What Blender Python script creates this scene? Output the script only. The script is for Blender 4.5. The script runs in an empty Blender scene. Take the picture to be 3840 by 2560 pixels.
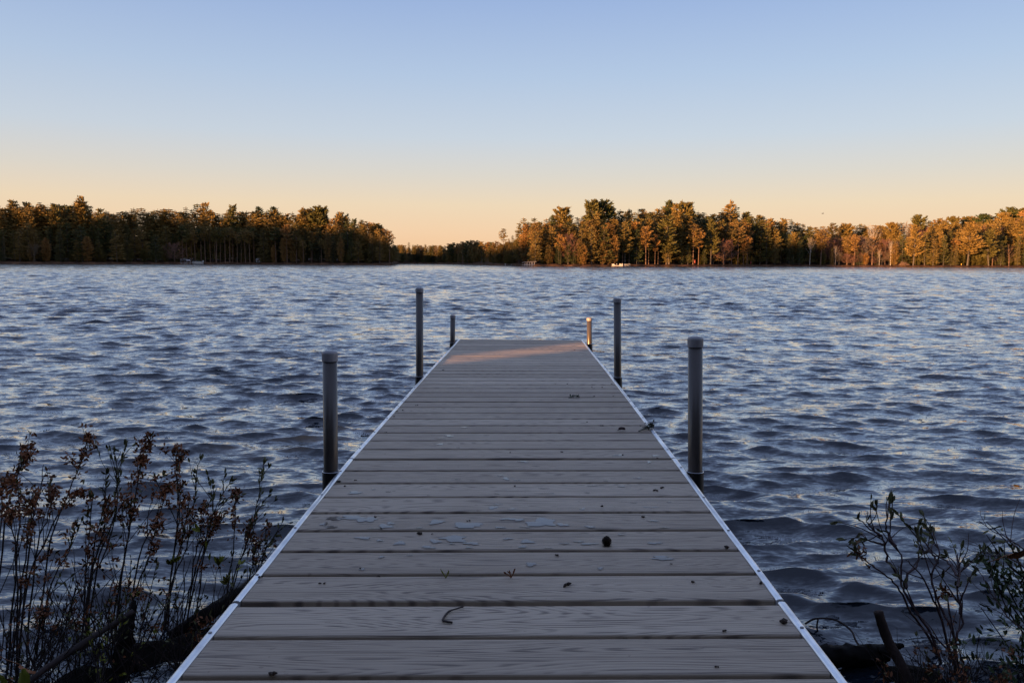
import bpy, math, random
import numpy as np
from mathutils import Vector, Matrix
R = math.radians
sc = bpy.context.scene
COL = sc.collection

# ------------------------------------------------------------------ camera, sky, sun, exposure
CAM_H = 1.18
cd = bpy.data.cameras.new('camera'); cam = bpy.data.objects.new('camera', cd); COL.objects.link(cam)
sc.camera = cam
cd.sensor_width = 36; cd.lens = 28.0; cd.clip_start = 0.05; cd.clip_end = 6000
cam.matrix_world = Matrix.Translation((0, 0, CAM_H)) @ Matrix.Rotation(R(90 - 5.68), 4, 'X') @ Matrix.Rotation(R(0.25), 4, 'Z')

SUN_EL, SUN_AZ = 3.2, 45.0            # light travels towards +x +y (azimuth 45 deg right of forward)
def lin(c): return tuple(((v / 255 + .055) / 1.055) ** 2.4 if v / 255 > .04045 else v / 255 / 12.92 for v in c)
w = bpy.data.worlds.new('World'); sc.world = w; w.use_nodes = True
nt = w.node_tree; bg = nt.nodes['Background']
sky = nt.nodes.new('ShaderNodeTexSky'); sky.sky_type = 'NISHITA'; sky.sun_disc = False
sky.sun_elevation = R(SUN_EL); sky.sun_rotation = R(180 + SUN_AZ)
sky.air_density = 1.0; sky.dust_density = 1.0; sky.ozone_density = 3.0
tc = nt.nodes.new('ShaderNodeTexCoord'); sx = nt.nodes.new('ShaderNodeSeparateXYZ')
rp = nt.nodes.new('ShaderNodeValToRGB')
nt.links.new(tc.outputs['Generated'], sx.inputs[0]); nt.links.new(sx.outputs[2], rp.inputs[0])
stops = [(0.0, (250, 200, 155)), (.035, (250, 212, 174)), (.07, (243, 218, 186)), (.105, (225, 216, 204)), (.15, (205, 213, 223)),
         (.22, (183, 201, 226)), (.31, (156, 179, 221)), (.5, (148, 168, 212)), (1.0, (134, 148, 188))]
while len(rp.color_ramp.elements) < len(stops): rp.color_ramp.elements.new(.5)
for e, (p, c) in zip(rp.color_ramp.elements, stops): e.position = p; e.color = (*lin(c), 1)
mul = nt.nodes.new('ShaderNodeVectorMath'); mul.operation = 'SCALE'; mul.inputs['Scale'].default_value = 3.0
nt.links.new(rp.outputs[0], mul.inputs[0])
m2 = nt.nodes.new('ShaderNodeVectorMath'); m2.operation = 'SCALE'; m2.inputs['Scale'].default_value = 0.14
nt.links.new(sky.outputs[0], m2.inputs[0])
ad = nt.nodes.new('ShaderNodeVectorMath'); ad.operation = 'ADD'
nt.links.new(mul.outputs[0], ad.inputs[0]); nt.links.new(m2.outputs[0], ad.inputs[1])
nt.links.new(ad.outputs[0], bg.inputs[0]); bg.inputs[1].default_value = 0.1

sl = bpy.data.lights.new('sun', 'SUN'); sun = bpy.data.objects.new('sun', sl); COL.objects.link(sun)
sl.energy = 5.0; sl.angle = R(0.5); sl.color = (1.0, .50, .19)
d = Vector((math.sin(R(SUN_AZ)) * math.cos(R(SUN_EL)), math.cos(R(SUN_AZ)) * math.cos(R(SUN_EL)), -math.sin(R(SUN_EL))))
sun.rotation_euler = d.to_track_quat('-Z', 'Y').to_euler()
sc.view_settings.view_transform = 'Standard'; sc.view_settings.look = 'None'
sc.view_settings.gamma = 1; sc.view_settings.exposure = 1.6; sc.view_settings.use_curve_mapping = False

rng = np.random.default_rng(7); random.seed(7)

# ------------------------------------------------------------------ helpers
def tag(o, label=None, cat=None, group=None, kind=None):
    if label: o['label'] = label
    if cat: o['category'] = cat
    if group: o['group'] = group
    if kind: o['kind'] = kind
    return o
def mesh_np(name, V, F, mats, parent=None, smooth=False, mi=None, n=None):
    """V (n,3) array, F (m,k) array of equal-size faces"""
    V = np.asarray(V, np.float32); F = np.asarray(F, np.int32)
    me = bpy.data.meshes.new(name)
    me.vertices.add(len(V)); me.vertices.foreach_set('co', V.ravel())
    k = F.shape[1]
    me.loops.add(F.size); me.loops.foreach_set('vertex_index', F.ravel())
    me.polygons.add(len(F)); me.polygons.foreach_set('loop_start', np.arange(0, F.size, k, dtype=np.int32))
    me.polygons.foreach_set('loop_total', np.full(len(F), k, np.int32))
    if mi is not None: me.polygons.foreach_set('material_index', np.asarray(mi, np.int32))
    me.polygons.foreach_set('use_smooth', np.full(len(F), bool(smooth)))
    for m in (mats if isinstance(mats, (list, tuple)) else [mats]): me.materials.append(m)
    me.update(calc_edges=True)
    o = bpy.data.objects.new(name, me); COL.objects.link(o)
    if parent: o.parent = parent
    return o
class MB:
    def __init__(s): s.v = []; s.f = []; s.a = []; s.att = 0.
    def face(s, idx): s.f.append(idx); s.a.append(s.att)
    def add(s, vs, fs):
        b = len(s.v); s.v += [tuple(v) for v in vs]
        for f in fs: s.face([b + i for i in f])
    def box(s, x0, x1, y0, y1, z0, z1):
        s.add([(x, y, z) for z in (z0, z1) for y in (y0, y1) for x in (x0, x1)],
              [(0, 2, 3, 1), (4, 5, 7, 6), (0, 1, 5, 4), (2, 6, 7, 3), (0, 4, 6, 2), (1, 3, 7, 5)])
    def tube(s, pts, rad, n=6, cap=True):
        pts = [Vector(p) for p in pts]; b = len(s.v); L = len(pts)
        if not hasattr(rad, '__len__'): rad = [rad] * L
        for i, p in enumerate(pts):
            t = (pts[min(i + 1, L - 1)] - pts[max(i - 1, 0)])
            if t.length < 1e-9: t = Vector((0, 0, 1))
            t.normalize(); a = t.orthogonal() if abs(t.z) > .98 else t.cross(Vector((0, 0, 1)))
            if i == 0: ref = a.normalized()
            else:
                ref = (ref - t * ref.dot(t)); ref = ref.normalized() if ref.length > 1e-6 else a.normalized()
            u = ref; v = t.cross(u)
            for k in range(n):
                an = 2 * math.pi * k / n
                s.v.append(tuple(p + (u * math.cos(an) + v * math.sin(an)) * rad[i]))
        for i in range(L - 1):
            for k in range(n):
                s.face([b + i * n + k, b + i * n + (k + 1) % n, b + (i + 1) * n + (k + 1) % n, b + (i + 1) * n + k])
        if cap: s.face([b + k for k in range(n)][::-1]); s.face([b + (L - 1) * n + k for k in range(n)])
    def lathe(s, prof, n=28, c=(0, 0, 0), axis=None):
        b = len(s.v); L = len(prof)
        for r_, z in prof:
            for k in range(n):
                an = 2 * math.pi * k / n
                cx, cy = (c[0], c[1]) if axis is None else axis(z)
                s.v.append((cx + r_ * math.cos(an), cy + r_ * math.sin(an), z + c[2]))
        for i in range(L - 1):
            for k in range(n):
                s.face([b + i * n + k, b + i * n + (k + 1) % n, b + (i + 1) * n + (k + 1) % n, b + (i + 1) * n + k])
        s.face([b + k for k in range(n)][::-1]); s.face([b + (L - 1) * n + k for k in range(n)])
    def build(s, name, mat, parent=None, smooth=False, att=False, loc=None):
        me = bpy.data.meshes.new(name); me.from_pydata(s.v, [], s.f)
        for m in (mat if isinstance(mat, (list, tuple)) else [mat]): me.materials.append(m)
        if smooth: me.polygons.foreach_set('use_smooth', [True] * len(me.polygons))
        if att:
            a = me.attributes.new('board', 'FLOAT', 'FACE'); a.data.foreach_set('value', s.a)
        me.update(); o = bpy.data.objects.new(name, me); COL.objects.link(o)
        if parent: o.parent = parent
        if loc: o.location = loc
        return o
def empty(name, loc, rz=0):
    o = bpy.data.objects.new(name, None); COL.objects.link(o); o.location = loc; o.rotation_euler = (0, 0, rz)
    o.empty_display_size = .2
    return o

# ------------------------------------------------------------------ materials
class NT:
    def __init__(s, name):
        s.m = bpy.data.materials.new(name); s.m.use_nodes = True; s.t = s.m.node_tree
        s.p = s.t.nodes['Principled BSDF']
    def n(s, typ, **kw):
        nd = s.t.nodes.new(typ)
        for k, v in kw.items(): setattr(nd, k, v)
        return nd
    def l(s, a, b): s.t.links.new(a, b)
    def val(s, nd, name, v): nd.inputs[name].default_value = v; return nd
    def math(s, op, a, b=None, c=None, clamp=False):
        nd = s.n('ShaderNodeMath', operation=op, use_clamp=clamp)
        for i, x in enumerate((a, b, c)):
            if x is None: continue
            if isinstance(x, (int, float)): nd.inputs[i].default_value = x
            else: s.l(x, nd.inputs[i])
        return nd.outputs[0]
    def noise(s, vec, scale, detail=2, rough=.5, out='Fac', dist=0.):
        nd = s.n('ShaderNodeTexNoise'); s.val(nd, 'Scale', scale); s.val(nd, 'Detail', detail); s.val(nd, 'Roughness', rough); s.val(nd, 'Distortion', dist)
        if vec is not None: s.l(vec, nd.inputs['Vector'])
        return nd.outputs[out]
    def mapping(s, vec, scale=(1, 1, 1), loc=(0, 0, 0), rot=(0, 0, 0)):
        nd = s.n('ShaderNodeMapping'); s.val(nd, 'Scale', scale); s.val(nd, 'Location', loc); s.val(nd, 'Rotation', rot)
        s.l(vec, nd.inputs['Vector']); return nd.outputs[0]
    def ramp(s, fac, st, interp='LINEAR'):
        nd = s.n('ShaderNodeValToRGB'); nd.color_ramp.interpolation = interp
        while len(nd.color_ramp.elements) < len(st): nd.color_ramp.elements.new(.5)
        for e, (p, c) in zip(nd.color_ramp.elements, st):
            e.position = p; e.color = (*c, 1) if hasattr(c, '__len__') else (c, c, c, 1)
        s.l(fac, nd.inputs[0]); return nd.outputs[0]
    def mix(s, fac, a, b, blend='MIX'):
        nd = s.n('ShaderNodeMix', data_type='RGBA', blend_type=blend)
        for i, x in ((0, fac), (6, a), (7, b)):
            if isinstance(x, (int, float)): nd.inputs[i].default_value = x
            elif isinstance(x, tuple): nd.inputs[i].default_value = (*x, 1)
            else: s.l(x, nd.inputs[i])
        return nd.outputs[2]
    def bump(s, h, strength, dist=.01):
        nd = s.n('ShaderNodeBump'); s.val(nd, 'Strength', strength); s.val(nd, 'Distance', dist); s.l(h, nd.inputs['Height'])
        s.l(nd.outputs[0], s.p.inputs['Normal'])
    def obj(s): return s.n('ShaderNodeTexCoord').outputs['Object']
    def pos(s): return s.n('ShaderNodeNewGeometry').outputs['Position']
    def set(s, **kw):
        for k, v in kw.items():
            k = k.replace('_', ' ')
            if isinstance(v, tuple) and len(v) == 3: v = (*v, 1)
            s.p.inputs[k].default_value = v
        return s

def noisy(name, c1, c2, scale=5, rough=.7, bump=0., bscale=None, metallic=0., spec=.5, detail=4, stretch=(1, 1, 1)):
    t = NT(name); v = t.mapping(t.obj(), stretch)
    f = t.noise(v, scale, detail, .6)
    t.l(t.ramp(f, [(.3, c1), (.7, c2)]), t.p.inputs['Base Color'])
    t.set(Roughness=rough, Metallic=metallic, Specular_IOR_Level=spec)
    if bump: t.bump(t.noise(v, bscale or scale * 4, 3), bump)
    return t.m
def foliage(name, cols, rough=.65, trans=0.):
    """colour varies per instance and by clump"""
    t = NT(name)
    oi = t.n('ShaderNodeObjectInfo'); f = t.noise(t.obj(), .55, 3, .6)
    r = t.math('ADD', t.math('MULTIPLY', f, .6), t.math('MULTIPLY', oi.outputs['Random'], .75))
    t.l(t.ramp(r, [(.25, cols[0]), (.62, cols[1]), (.95, cols[2])]), t.p.inputs['Base Color'])
    t.set(Roughness=rough, Specular_IOR_Level=.25)
    return t.m
M = {}
M['pine'] = foliage('pine_needles', [(.030, .050, .018), (.115, .098, .028), (.205, .135, .040)])
M['spruce'] = foliage('spruce_needles', [(.026, .040, .020), (.060, .064, .024), (.11, .088, .03)])
M['cedar'] = foliage('cedar_foliage', [(.075, .064, .024), (.180, .112, .036), (.265, .145, .046)])
M['redtwig'] = foliage('reddish_twigs', [(.14, .065, .055), (.19, .085, .07), (.22, .11, .085)])
M['tantwig'] = foliage('tan_twigs', [(.14, .10, .065), (.19, .135, .085), (.24, .17, .11)])
M['bark'] = noisy('grey_bark', (.05, .042, .038), (.11, .095, .085), 3, .9, stretch=(3, 3, .4))
M['redbark'] = noisy('orange_bark', (.10, .06, .042), (.20, .12, .082), 3, .9, stretch=(3, 3, .4))
M['birch'] = noisy('birch_bark', (.32, .29, .26), (.62, .58, .54), 2, .8, stretch=(1, 1, 2))

def water_mat():
    t = NT('lake_water')
    t.set(Coat_Weight=.8, Coat_Roughness=.03, Coat_IOR=1.38, Base_Color=(.010, .016, .026), Roughness=.035, IOR=1.40, Specular_IOR_Level=.5)
    pos = t.pos(); s3 = t.n('ShaderNodeSeparateXYZ'); t.l(pos, s3.inputs[0])
    t.l(t.ramp(t.math('DIVIDE', s3.outputs[1], 220.0), [(0., .02), (.08, .03), (.4, .08), (1., .16)]), t.p.inputs['Roughness'])   # wind-ruffled farther from the sheltered shore
    geo = t.n('ShaderNodeNewGeometry')
    acc = geo.outputs['Normal']
    for sc_, st, amp, rot in ((1.3, (.8, 2.2, 1), .22, .15), (4.2, (.8, 3.0, 1), .55, -.2), (13, (.8, 3.0, 1), .66, .25), (40, (.8, 2.4, 1), .46, -.1)):
        v = t.mapping(pos, st, (3.1 * sc_, 1.7, 0), (0, 0, rot))
        c = t.noise(v, sc_, 2.5, .55, out='Color')
        sub = t.n('ShaderNodeVectorMath', operation='SUBTRACT'); t.l(c, sub.inputs[0]); sub.inputs[1].default_value = (.5, .5, .5)
        mu = t.n('ShaderNodeVectorMath', operation='MULTIPLY'); t.l(sub.outputs[0], mu.inputs[0]); mu.inputs[1].default_value = (amp * .7, amp * 1.3, 0)
        ad = t.n('ShaderNodeVectorMath', operation='ADD'); t.l(acc, ad.inputs[0]); t.l(mu.outputs[0], ad.inputs[1]); acc = ad.outputs[0]
    nn = t.n('ShaderNodeVectorMath', operation='NORMALIZE'); t.l(acc, nn.inputs[0]); t.l(nn.outputs[0], t.p.inputs['Normal']); t.l(nn.outputs[0], t.p.inputs['Coat Normal'])
    return t.m
M['water'] = water_mat()

def deck_mat():
    t = NT('composite_board'); at = t.n('ShaderNodeAttribute', attribute_name='board')
    pos = t.obj(); s3 = t.n('ShaderNodeSeparateXYZ'); t.l(pos, s3.inputs[0])
    cb = t.n('ShaderNodeCombineXYZ')
    b = at.outputs['Fac']
    t.l(t.math('ADD', t.math('MULTIPLY', s3.outputs[0], 1.0), t.math('MULTIPLY', b, 7.3)), cb.inputs[0]); t.l(t.math('MULTIPLY', s3.outputs[1], 11.0), cb.inputs[1]); t.l(t.math('MULTIPLY', b, 5.7), cb.inputs[2])
    n1 = t.noise(cb.outputs[0], 1.15, 1.3, .35)
    ring = t.math('SINE', t.math('MULTIPLY', n1, 205.0))
    cb2 = t.mapping(pos, (3.5, 210, 1))
    fine = t.noise(cb2, 1.0, 3, .6)
    g = t.math('ADD', t.math('MULTIPLY', ring, .42), t.math('MULTIPLY', t.math('SUBTRACT', fine, .5), 2.6))
    lines = t.ramp(g, [(.20, 0.), (.70, 1.)])
    nb = t.noise(pos, 2.3, 4, .6)
    tint = t.math('ADD', t.math('MULTIPLY', b, .55), t.math('MULTIPLY', nb, .7))
    base = t.ramp(tint, [(.25, (.335, .265, .200)), (.6, (.435, .352, .268)), (.95, (.56, .46, .355))])
    col = t.mix(t.math('MULTIPLY', lines, .80), base, (.09, .068, .056))
    spk = t.ramp(t.noise(pos, 55, 2), [(.70, 0.), (.76, 1.)])
    col = t.mix(t.math('MULTIPLY', spk, .35), col, (.06, .04, .035))
    t.l(col, t.p.inputs['Base Color']); t.set(Roughness=.62, Specular_IOR_Level=.45)
    t.bump(t.math('SUBTRACT', 1., g), .45, .0015)
    return t.m
M['deck'] = deck_mat()
M['deckside'] = noisy('board_side', (.08, .05, .04), (.12, .08, .06), 8, .8)
def alu():
    t = NT('aluminium_trim'); v = t.obj()
    f = t.noise(v, 14, 5, .65); f2 = t.noise(t.mapping(v, (60, 3, 60)), 1, 3)
    t.l(t.ramp(t.math('ADD', t.math('MULTIPLY', f, .7), t.math('MULTIPLY', f2, .3)), [(.3, (.62, .64, .68)), (.6, (.93, .95, .98))]), t.p.inputs['Base Color'])
    t.l(t.ramp(f, [(.35, .45), (.7, .28)]), t.p.inputs['Roughness']); t.set(Metallic=1.0)
    t.bump(f, .12, .002); return t.m
M['alu'] = alu()
M['frame'] = noisy('dull_aluminium', (.16, .15, .15), (.28, .27, .27), 6, .5, metallic=.7)
M['post'] = noisy('bronze_painted_steel', (.080, .068, .060), (.118, .10, .090), 9, .34, .05, 60, metallic=.35, stretch=(1, 1, .2), spec=.6)
M['cap'] = noisy('grey_plastic_cap', (.27, .255, .265), (.34, .325, .34), 12, .5)
M['sleeve'] = noisy('black_sleeve', (.010, .009, .009), (.02, .018, .018), 9, .45)
M['ring'] = noisy('steel_ring', (.55, .55, .58), (.75, .75, .8), 12, .25, metallic=1.)

# ------------------------------------------------------------------ water
def build_water():
    H = CAM_H
    r = [0.35]
    while r[-1] < 1500: r.append(r[-1] + .0026 * r[-1] + .007)
    r = np.array(r)
    a = [0.]; 
    while a[-1] < 41.5: a.append(a[-1] + .14)
    while a[-1] < 52: a.append(a[-1] + .35)
    while a[-1] < 116: a.append(a[-1] + 1.2)
    a = np.radians(np.array([-x for x in a[::-1]][:-1] + a))
    RR, AA = np.meshgrid(r, a, indexing='ij')
    X = RR * np.sin(AA); Y = RR * np.cos(AA)
    dr = np.gradient(r)[:, None]; da = np.gradient(a)[None, :] * RR
    sp = np.maximum(dr, da * .45)
    Z = np.zeros_like(X); DX = np.zeros_like(X); DY = np.zeros_like(X)
    g = np.random.default_rng(21)
    N = 140
    gust = 1 + .38 * np.sin(X * .19 + 1.1 * np.sin(Y * .13)) * np.sin(Y * .27 + 1.3 * np.sin(X * .11) + .6) + .18 * np.sin(X * .7 + Y * .45)
    for i in range(N):
        lam = .09 * (5.0 / .09) ** ((i + g.random()) / N)
        k = 2 * math.pi / lam
        # slope density peaked between 0.4 and 1.6 m
        slope = .0335 * math.exp(-(math.log(lam / .31) / .95) ** 2 / 2) * g.uniform(.6, 1.4)
        spread = .26 if lam > .8 else .40
        th = g.normal(0, spread) + (.24 if g.random() < .5 else -.24)
        kx, ky = k * math.sin(th), -k * math.cos(th)
        A = slope / k; ph = g.uniform(0, 2 * math.pi)
        att = np.clip((lam / sp - 2.2) / 2.2, 0, 1)
        if lam > .6: att = att * (1 + np.clip((RR - 12) / 70, 0, 1) * (1.5 if lam < 1.2 else 2.4))
        if lam < .7: att = att * gust
        if lam > .42: att = att * (.32 + .68 * np.clip((RR - 2.5) / 11, 0, 1))      # sheltered water near the bank: shorter, lower waves
        elif lam < .32: att = att * (1 + .5 * np.clip(1 - (RR - 2) / 10, 0, 1))
        rows = np.where(att.max(1) > 0)[0]
        if len(rows) == 0: continue
        e = rows[-1] + 1
        P = kx * X[:e] + ky * Y[:e] + ph
        c = np.cos(P) * (A * att[:e]); s_ = np.sin(P) * (A * att[:e])
        Z[:e] += c; DX[:e] -= s_ * kx / k; DY[:e] -= s_ * ky / k
    X = X + DX * 1.45; Y = Y + DY * 1.45
    n, m = X.shape
    V = np.stack([X, Y, Z], -1).reshape(-1, 3)
    idx = np.arange(n * m).reshape(n, m)
    F = np.stack([idx[:-1, :-1], idx[:-1, 1:], idx[1:, 1:], idx[1:, :-1]], -1).reshape(-1, 4)[:, ::-1]
    o = mesh_np('water', V, F, M['water'], smooth=True)
    tag(o, kind='structure')
    print('water verts', len(V))
build_water()

# ------------------------------------------------------------------ dock (joints measured along the pier, metres)
JL = [(-.628, -.75, .425), (-.624, .46, .424), (-.616, 1.681, .433), (-.606, 2.895, .451), (-.586, 4.127, .449), (-.565, 5.344, .447), (-.545, 6.584, .433), (-.525, 7.745, .429)]
JR = [(.592, -.75, .430), (.598, .46, .430), (.604, 1.682, .442), (.614, 2.896, .458), (.634, 4.127, .454), (.655, 5.344, .448), (.675, 6.584, .433), (.695, 7.744, .427)]
dock = empty('dock', (0, 3, 0)); tag(dock, 'long narrow dock of grey composite boards with bright aluminium edges running out over the lake', 'dock')
DL = Vector((0, 3, 0))
TR = .020      # trim width
for i in range(7):
    a0, a1, b0, b1 = (Vector(JL[i]) - DL, Vector(JR[i]) - DL, Vector(JL[i + 1]) - DL, Vector(JR[i + 1]) - DL)
    def P(u, v, z=0):      # u 0..1 across, v 0..1 along
        p = (a0 * (1 - u) + a1 * u) * (1 - v) + (b0 * (1 - u) + b1 * u) * v
        return Vector((p.x, p.y, p.z + z))
    L = (b0 - a0).length; W = 1.22; nb = 8
    ms = MB(); gap = .0155
    v0, v1 = (.005) / L, 1 - .005 / L
    pitch = (v1 - v0) / nb
    for k in range(nb):
        c0 = v0 + k * pitch + gap / 2 / L; c1 = v0 + (k + 1) * pitch - gap / 2 / L
        ms.att = random.random()
        u0, u1 = (TR + .001) / W, 1 - (TR + .001) / W
        rr = .004 / L
        dz = random.uniform(-.0006, .0006)
        prof = [(c0, -.024), (c0, -.004), (c0 + rr * .3, -.0012), (c0 + rr, 0), (c0 + 2.2 * rr, .0004), (c1 - 2.2 * rr, .0004), (c1 - rr, 0), (c1 - rr * .3, -.0012), (c1, -.004), (c1, -.024)]
        b = len(ms.v)
        for (v, z) in prof:
            for u in (u0, u1): ms.v.append(tuple(P(u, v, z + dz)))
        for q in range(len(prof)):
            q2 = (q + 1) % len(prof)
            ms.face([b + q * 2, b + q * 2 + 1, b + q2 * 2 + 1, b + q2 * 2])
        ms.face([b + 2 * q for q in range(len(prof))]); ms.face([b + 2 * q + 1 for q in range(len(prof))][::-1])
    panel = ms.build('deck_panel', M['deck'], dock, att=True)
    # dark strapping under the board gaps
    st = MB()
    for k in range(nb + 1):
        vv = v0 + k * pitch; h = .018 / L
        vs = [P(u, min(max(v, .002), .998), z) for z in (-.034, -.0245) for v in (vv - h, vv + h) for u in (.03, .97)]
        st.add(vs, [(0, 2, 3, 1), (4, 5, 7, 6), (0, 1, 5, 4), (2, 6, 7, 3), (0, 4, 6, 2), (1, 3, 7, 5)])
    st.build('joist', M['deckside'], panel)
    for side in (0, 1):
        tm = MB(); e = .006 / L
        # rounded bar profile, across (x outward) and z
        pr = [(0, -.02), (0, .0005), (.0025, .0028), (.008, .0038), (.013, .0032), (.0165, .001), (.0185, -.003), (.0195, -.03), (.017, -.03), (.016, -.022)]
        ns = 7
        for s_ in range(ns):
            v = e + (1 - 2 * e) * s_ / (ns - 1)
            for (x, z) in pr:
                u = (TR - x) / W if side == 0 else 1 - (TR - x) / W
                p = P(u, v, z); p.z += (random.uniform(-.0004, .0004)); p.x += random.uniform(-.0004, .0004)
                tm.v.append(tuple(p))
        n_ = len(pr)
        for s_ in range(ns - 1):
            for q in range(n_):
                f = [s_ * n_ + q, s_ * n_ + (q + 1) % n_, (s_ + 1) * n_ + (q + 1) % n_, (s_ + 1) * n_ + q]
                tm.face(f)
        tm.face(list(range(n_))); tm.face([(ns - 1) * n_ + q for q in range(n_)][::-1])
        nt_ = len(tm.f)
        for k in range(4):
            v = (k + .5 + random.uniform(-.08, .08)) / 4; u = (TR - .0085) / W if side == 0 else 1 - (TR - .0085) / W; q = P(u, v, .0036)
            tm.lathe([(.0042, q.z), (.0040, q.z + .0012), (.0022, q.z + .0016)], 8, (q.x, q.y, 0))
        to = tm.build('edge_trim', [M['alu'], M['frame']], panel); to.data.polygons.foreach_set('material_index', [0] * nt_ + [1] * (len(tm.f) - nt_))
# side rails of the frame
for JJ, sg in ((JL, 1), (JR, -1)):
    for (z0, z1, off, th) in ((-.036, -.062, -.004, .03), (-.15, -.175, -.002, .03)):
        fb = MB(); b = 0
        for j in JJ:
            x = j[0] - DL.x; y = j[1] - DL.y
            for (dx, z) in ((off * sg, z0), ((off + th) * sg, z0), ((off + th) * sg, z1), (off * sg, z1)):
                fb.v.append((x + dx, y, j[2] + z))
        for i in range(len(JJ) - 1):
            for q in range(4):
                fb.face([i * 4 + q, i * 4 + (q + 1) % 4, (i + 1) * 4 + (q + 1) % 4, (i + 1) * 4 + q])
        fb.face([0, 1, 2, 3]); k = (len(JJ) - 1) * 4; fb.face([k + 3, k + 2, k + 1, k])
        fb.build('side_rail', M['frame'], dock)
# end cross rail
fb = MB(); e0, e1 = Vector(JL[-1]) - DL, Vector(JR[-1]) - DL
fb.box(e0.x + .03, e1.x - .03, e0.y - .03, e0.y - .006, e0.z - .15, e0.z - .036); fb.build('end_rail', M['frame'], dock)
# posts: (top), (deck level point), radius
POSTS = [((-.636, 2.763, .870), (-.6335, 2.735, .444), .0250, 'left'), ((.640, 2.768, .925), (.6445, 2.735, .449), .0250, 'right'),
         ((-.594, 5.109, 1.016), (-.5935, 5.08, .443), .0235, 'left'), ((.673, 5.103, .955), (.680, 5.07, .445), .0235, 'right'),
         ((-.556, 7.458, .687), (-.558, 7.440, .42), .0235, 'left'), ((.713, 7.346, .675), (.7165, 7.33, .428), .0235, 'right')]
plab = ['near post left of the dock, with domed grey cap', 'near post right of the dock, with domed grey cap', 'tallest post, middle of the left side',
        'tall post, middle of the right side', 'short post by the far left corner', 'short sunlit post by the far right corner']
for (tp, bp, rad, side), pl in zip(POSTS, plab):
    tp = Vector(tp) - DL; bp = Vector(bp) - DL
    sg = -1 if side == 'left' else 1
    dirv = (tp - bp); base = bp - dirv * ((bp.z + 1.1) / dirv.z)
    def ax(z, dirv=dirv, bp=bp): 
        q = bp + dirv * ((z - bp.z) / dirv.z); return (q.x, q.y)
    m = MB(); m.lathe([(rad, -1.1), (rad, -.3), (rad, bp.z), (rad, tp.z - .012)], 32, axis=ax)
    po = m.build('post', M['post'], dock, smooth=True); po['label'] = pl
    m = MB(); cr = rad + .0022; hc = .036 if rad > .0245 else .030
    m.lathe([(rad + .0004, tp.z - hc + .001), (cr, tp.z - hc), (cr + .0004, tp.z - .010), (cr - .0008, tp.z - .006), (cr * .8, tp.z - .002), (cr * .45, tp.z + .0005), (.001, tp.z + .0012)], 32, axis=ax)
    m.build('cap', M['cap'], po, smooth=False)
    m = MB(); sr = rad + .0045
    m.lathe([(sr, -.25), (sr, bp.z - .3), (sr, bp.z + .004), (rad + .001, bp.z + .004)], 32, axis=ax)
    sv = m.build('sleeve', M['sleeve'], po, smooth=False)
    m = MB(); cx, cy = ax(bp.z + .005)
    m.tube([(cx + (sr - .0006) * math.cos(q), cy + (sr - .0006) * math.sin(q), bp.z + .0045) for q in np.linspace(0, 2 * math.pi, 33)], .0014, 6)
    m.build('collar_ring', M['ring'], po, smooth=True)
    m = MB(); x0 = bp.x - sg * (sr); m.box(min(x0, x0 - sg * .02), max(x0, x0 - sg * .02), bp.y - .02, bp.y + .02, bp.z - .24, bp.z - .07)
    m.build('bracket', M['frame'], po)
#@@PART2
# ------------------------------------------------------------------ far shores
F_PX = 2987.0
def hor(px): return 983 + .00436 * (px - 1920)
YS = [(-2600, 60), (-1900, 120), (-1200, 185), (-500, 235), (0, 248), (400, 262), (750, 280), (980, 288), (1200, 284), (1440, 277), (1474, 279), (1482, 330), (1496, 405), (1560, 420), (1640, 415), (1700, 393), (1750, 352),
      (1800, 312), (1850, 285), (1930, 262), (2000, 243), (2200, 248), (2500, 268), (2900, 296), (3300, 308), (3500, 304), (3840, 322), (4400, 310), (5200, 250), (6200, 180), (7500, 90)]
YU = np.array([(p - 1920) / F_PX for p, _ in YS]); YV = np.array([v for _, v in YS], float)
def shoreY(u): return np.interp(u, YU, YV)
def hill(u):   # slope of ground inland
    return np.interp(u, [(-2600 - 1920) / F_PX, (3150 - 1920) / F_PX, (3500 - 1920) / F_PX, (3900 - 1920) / F_PX, 2], [.05, .05, .07, .11, .11])
def groundZ(u, t):
    return np.where(t < 0, -.6, np.minimum(t * .35, .55) + np.clip(t - 4, 0, 120) * hill(u) + .08 * np.sin(u * 260) * np.clip(t, 0, 1))
def build_land():
    us = np.unique(np.concatenate([np.linspace(YU[0], -.7, 60), np.linspace(-.7, .7, 420), np.linspace(.7, YU[-1], 60), np.linspace(-.152, -.13, 40)]))
    ts = np.array([-2, -.3, .0, .5, 1.0, 1.6, 2.5, 4, 7, 12, 20, 35, 60, 100, 160, 300, 600])
    U, T = np.meshgrid(us, ts, indexing='ij')
    g = np.random.default_rng(3)
    Y = shoreY(U) + T + .35 * np.sin(U * 310) + .25 * np.sin(U * 771)
    Z = groundZ(U, T) + np.where(T > .4, g.normal(0, .07, T.shape), 0)
    V = np.stack([U * Y, Y, Z], -1).reshape(-1, 3); n, m = U.shape
    idx = np.arange(n * m).reshape(n, m)
    F = np.stack([idx[:-1, :-1], idx[1:, :-1], idx[1:, 1:], idx[:-1, 1:]], -1).reshape(-1, 4)
    t = NT('far_bank'); v = t.pos()
    f = t.noise(v, .35, 5, .65)
    t.l(t.ramp(f, [(.35, (.035, .022, .012)), (.5, (.095, .05, .028)), (.65, (.17, .085, .045)), (.8, (.11, .09, .03))]), t.p.inputs['Base Color'])
    t.set(Roughness=.95, Specular_IOR_Level=.1)
    M['bank'] = t.m
    tag(mesh_np('far_shore', V, F, t.m, smooth=True), kind='structure')
build_land()

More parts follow.
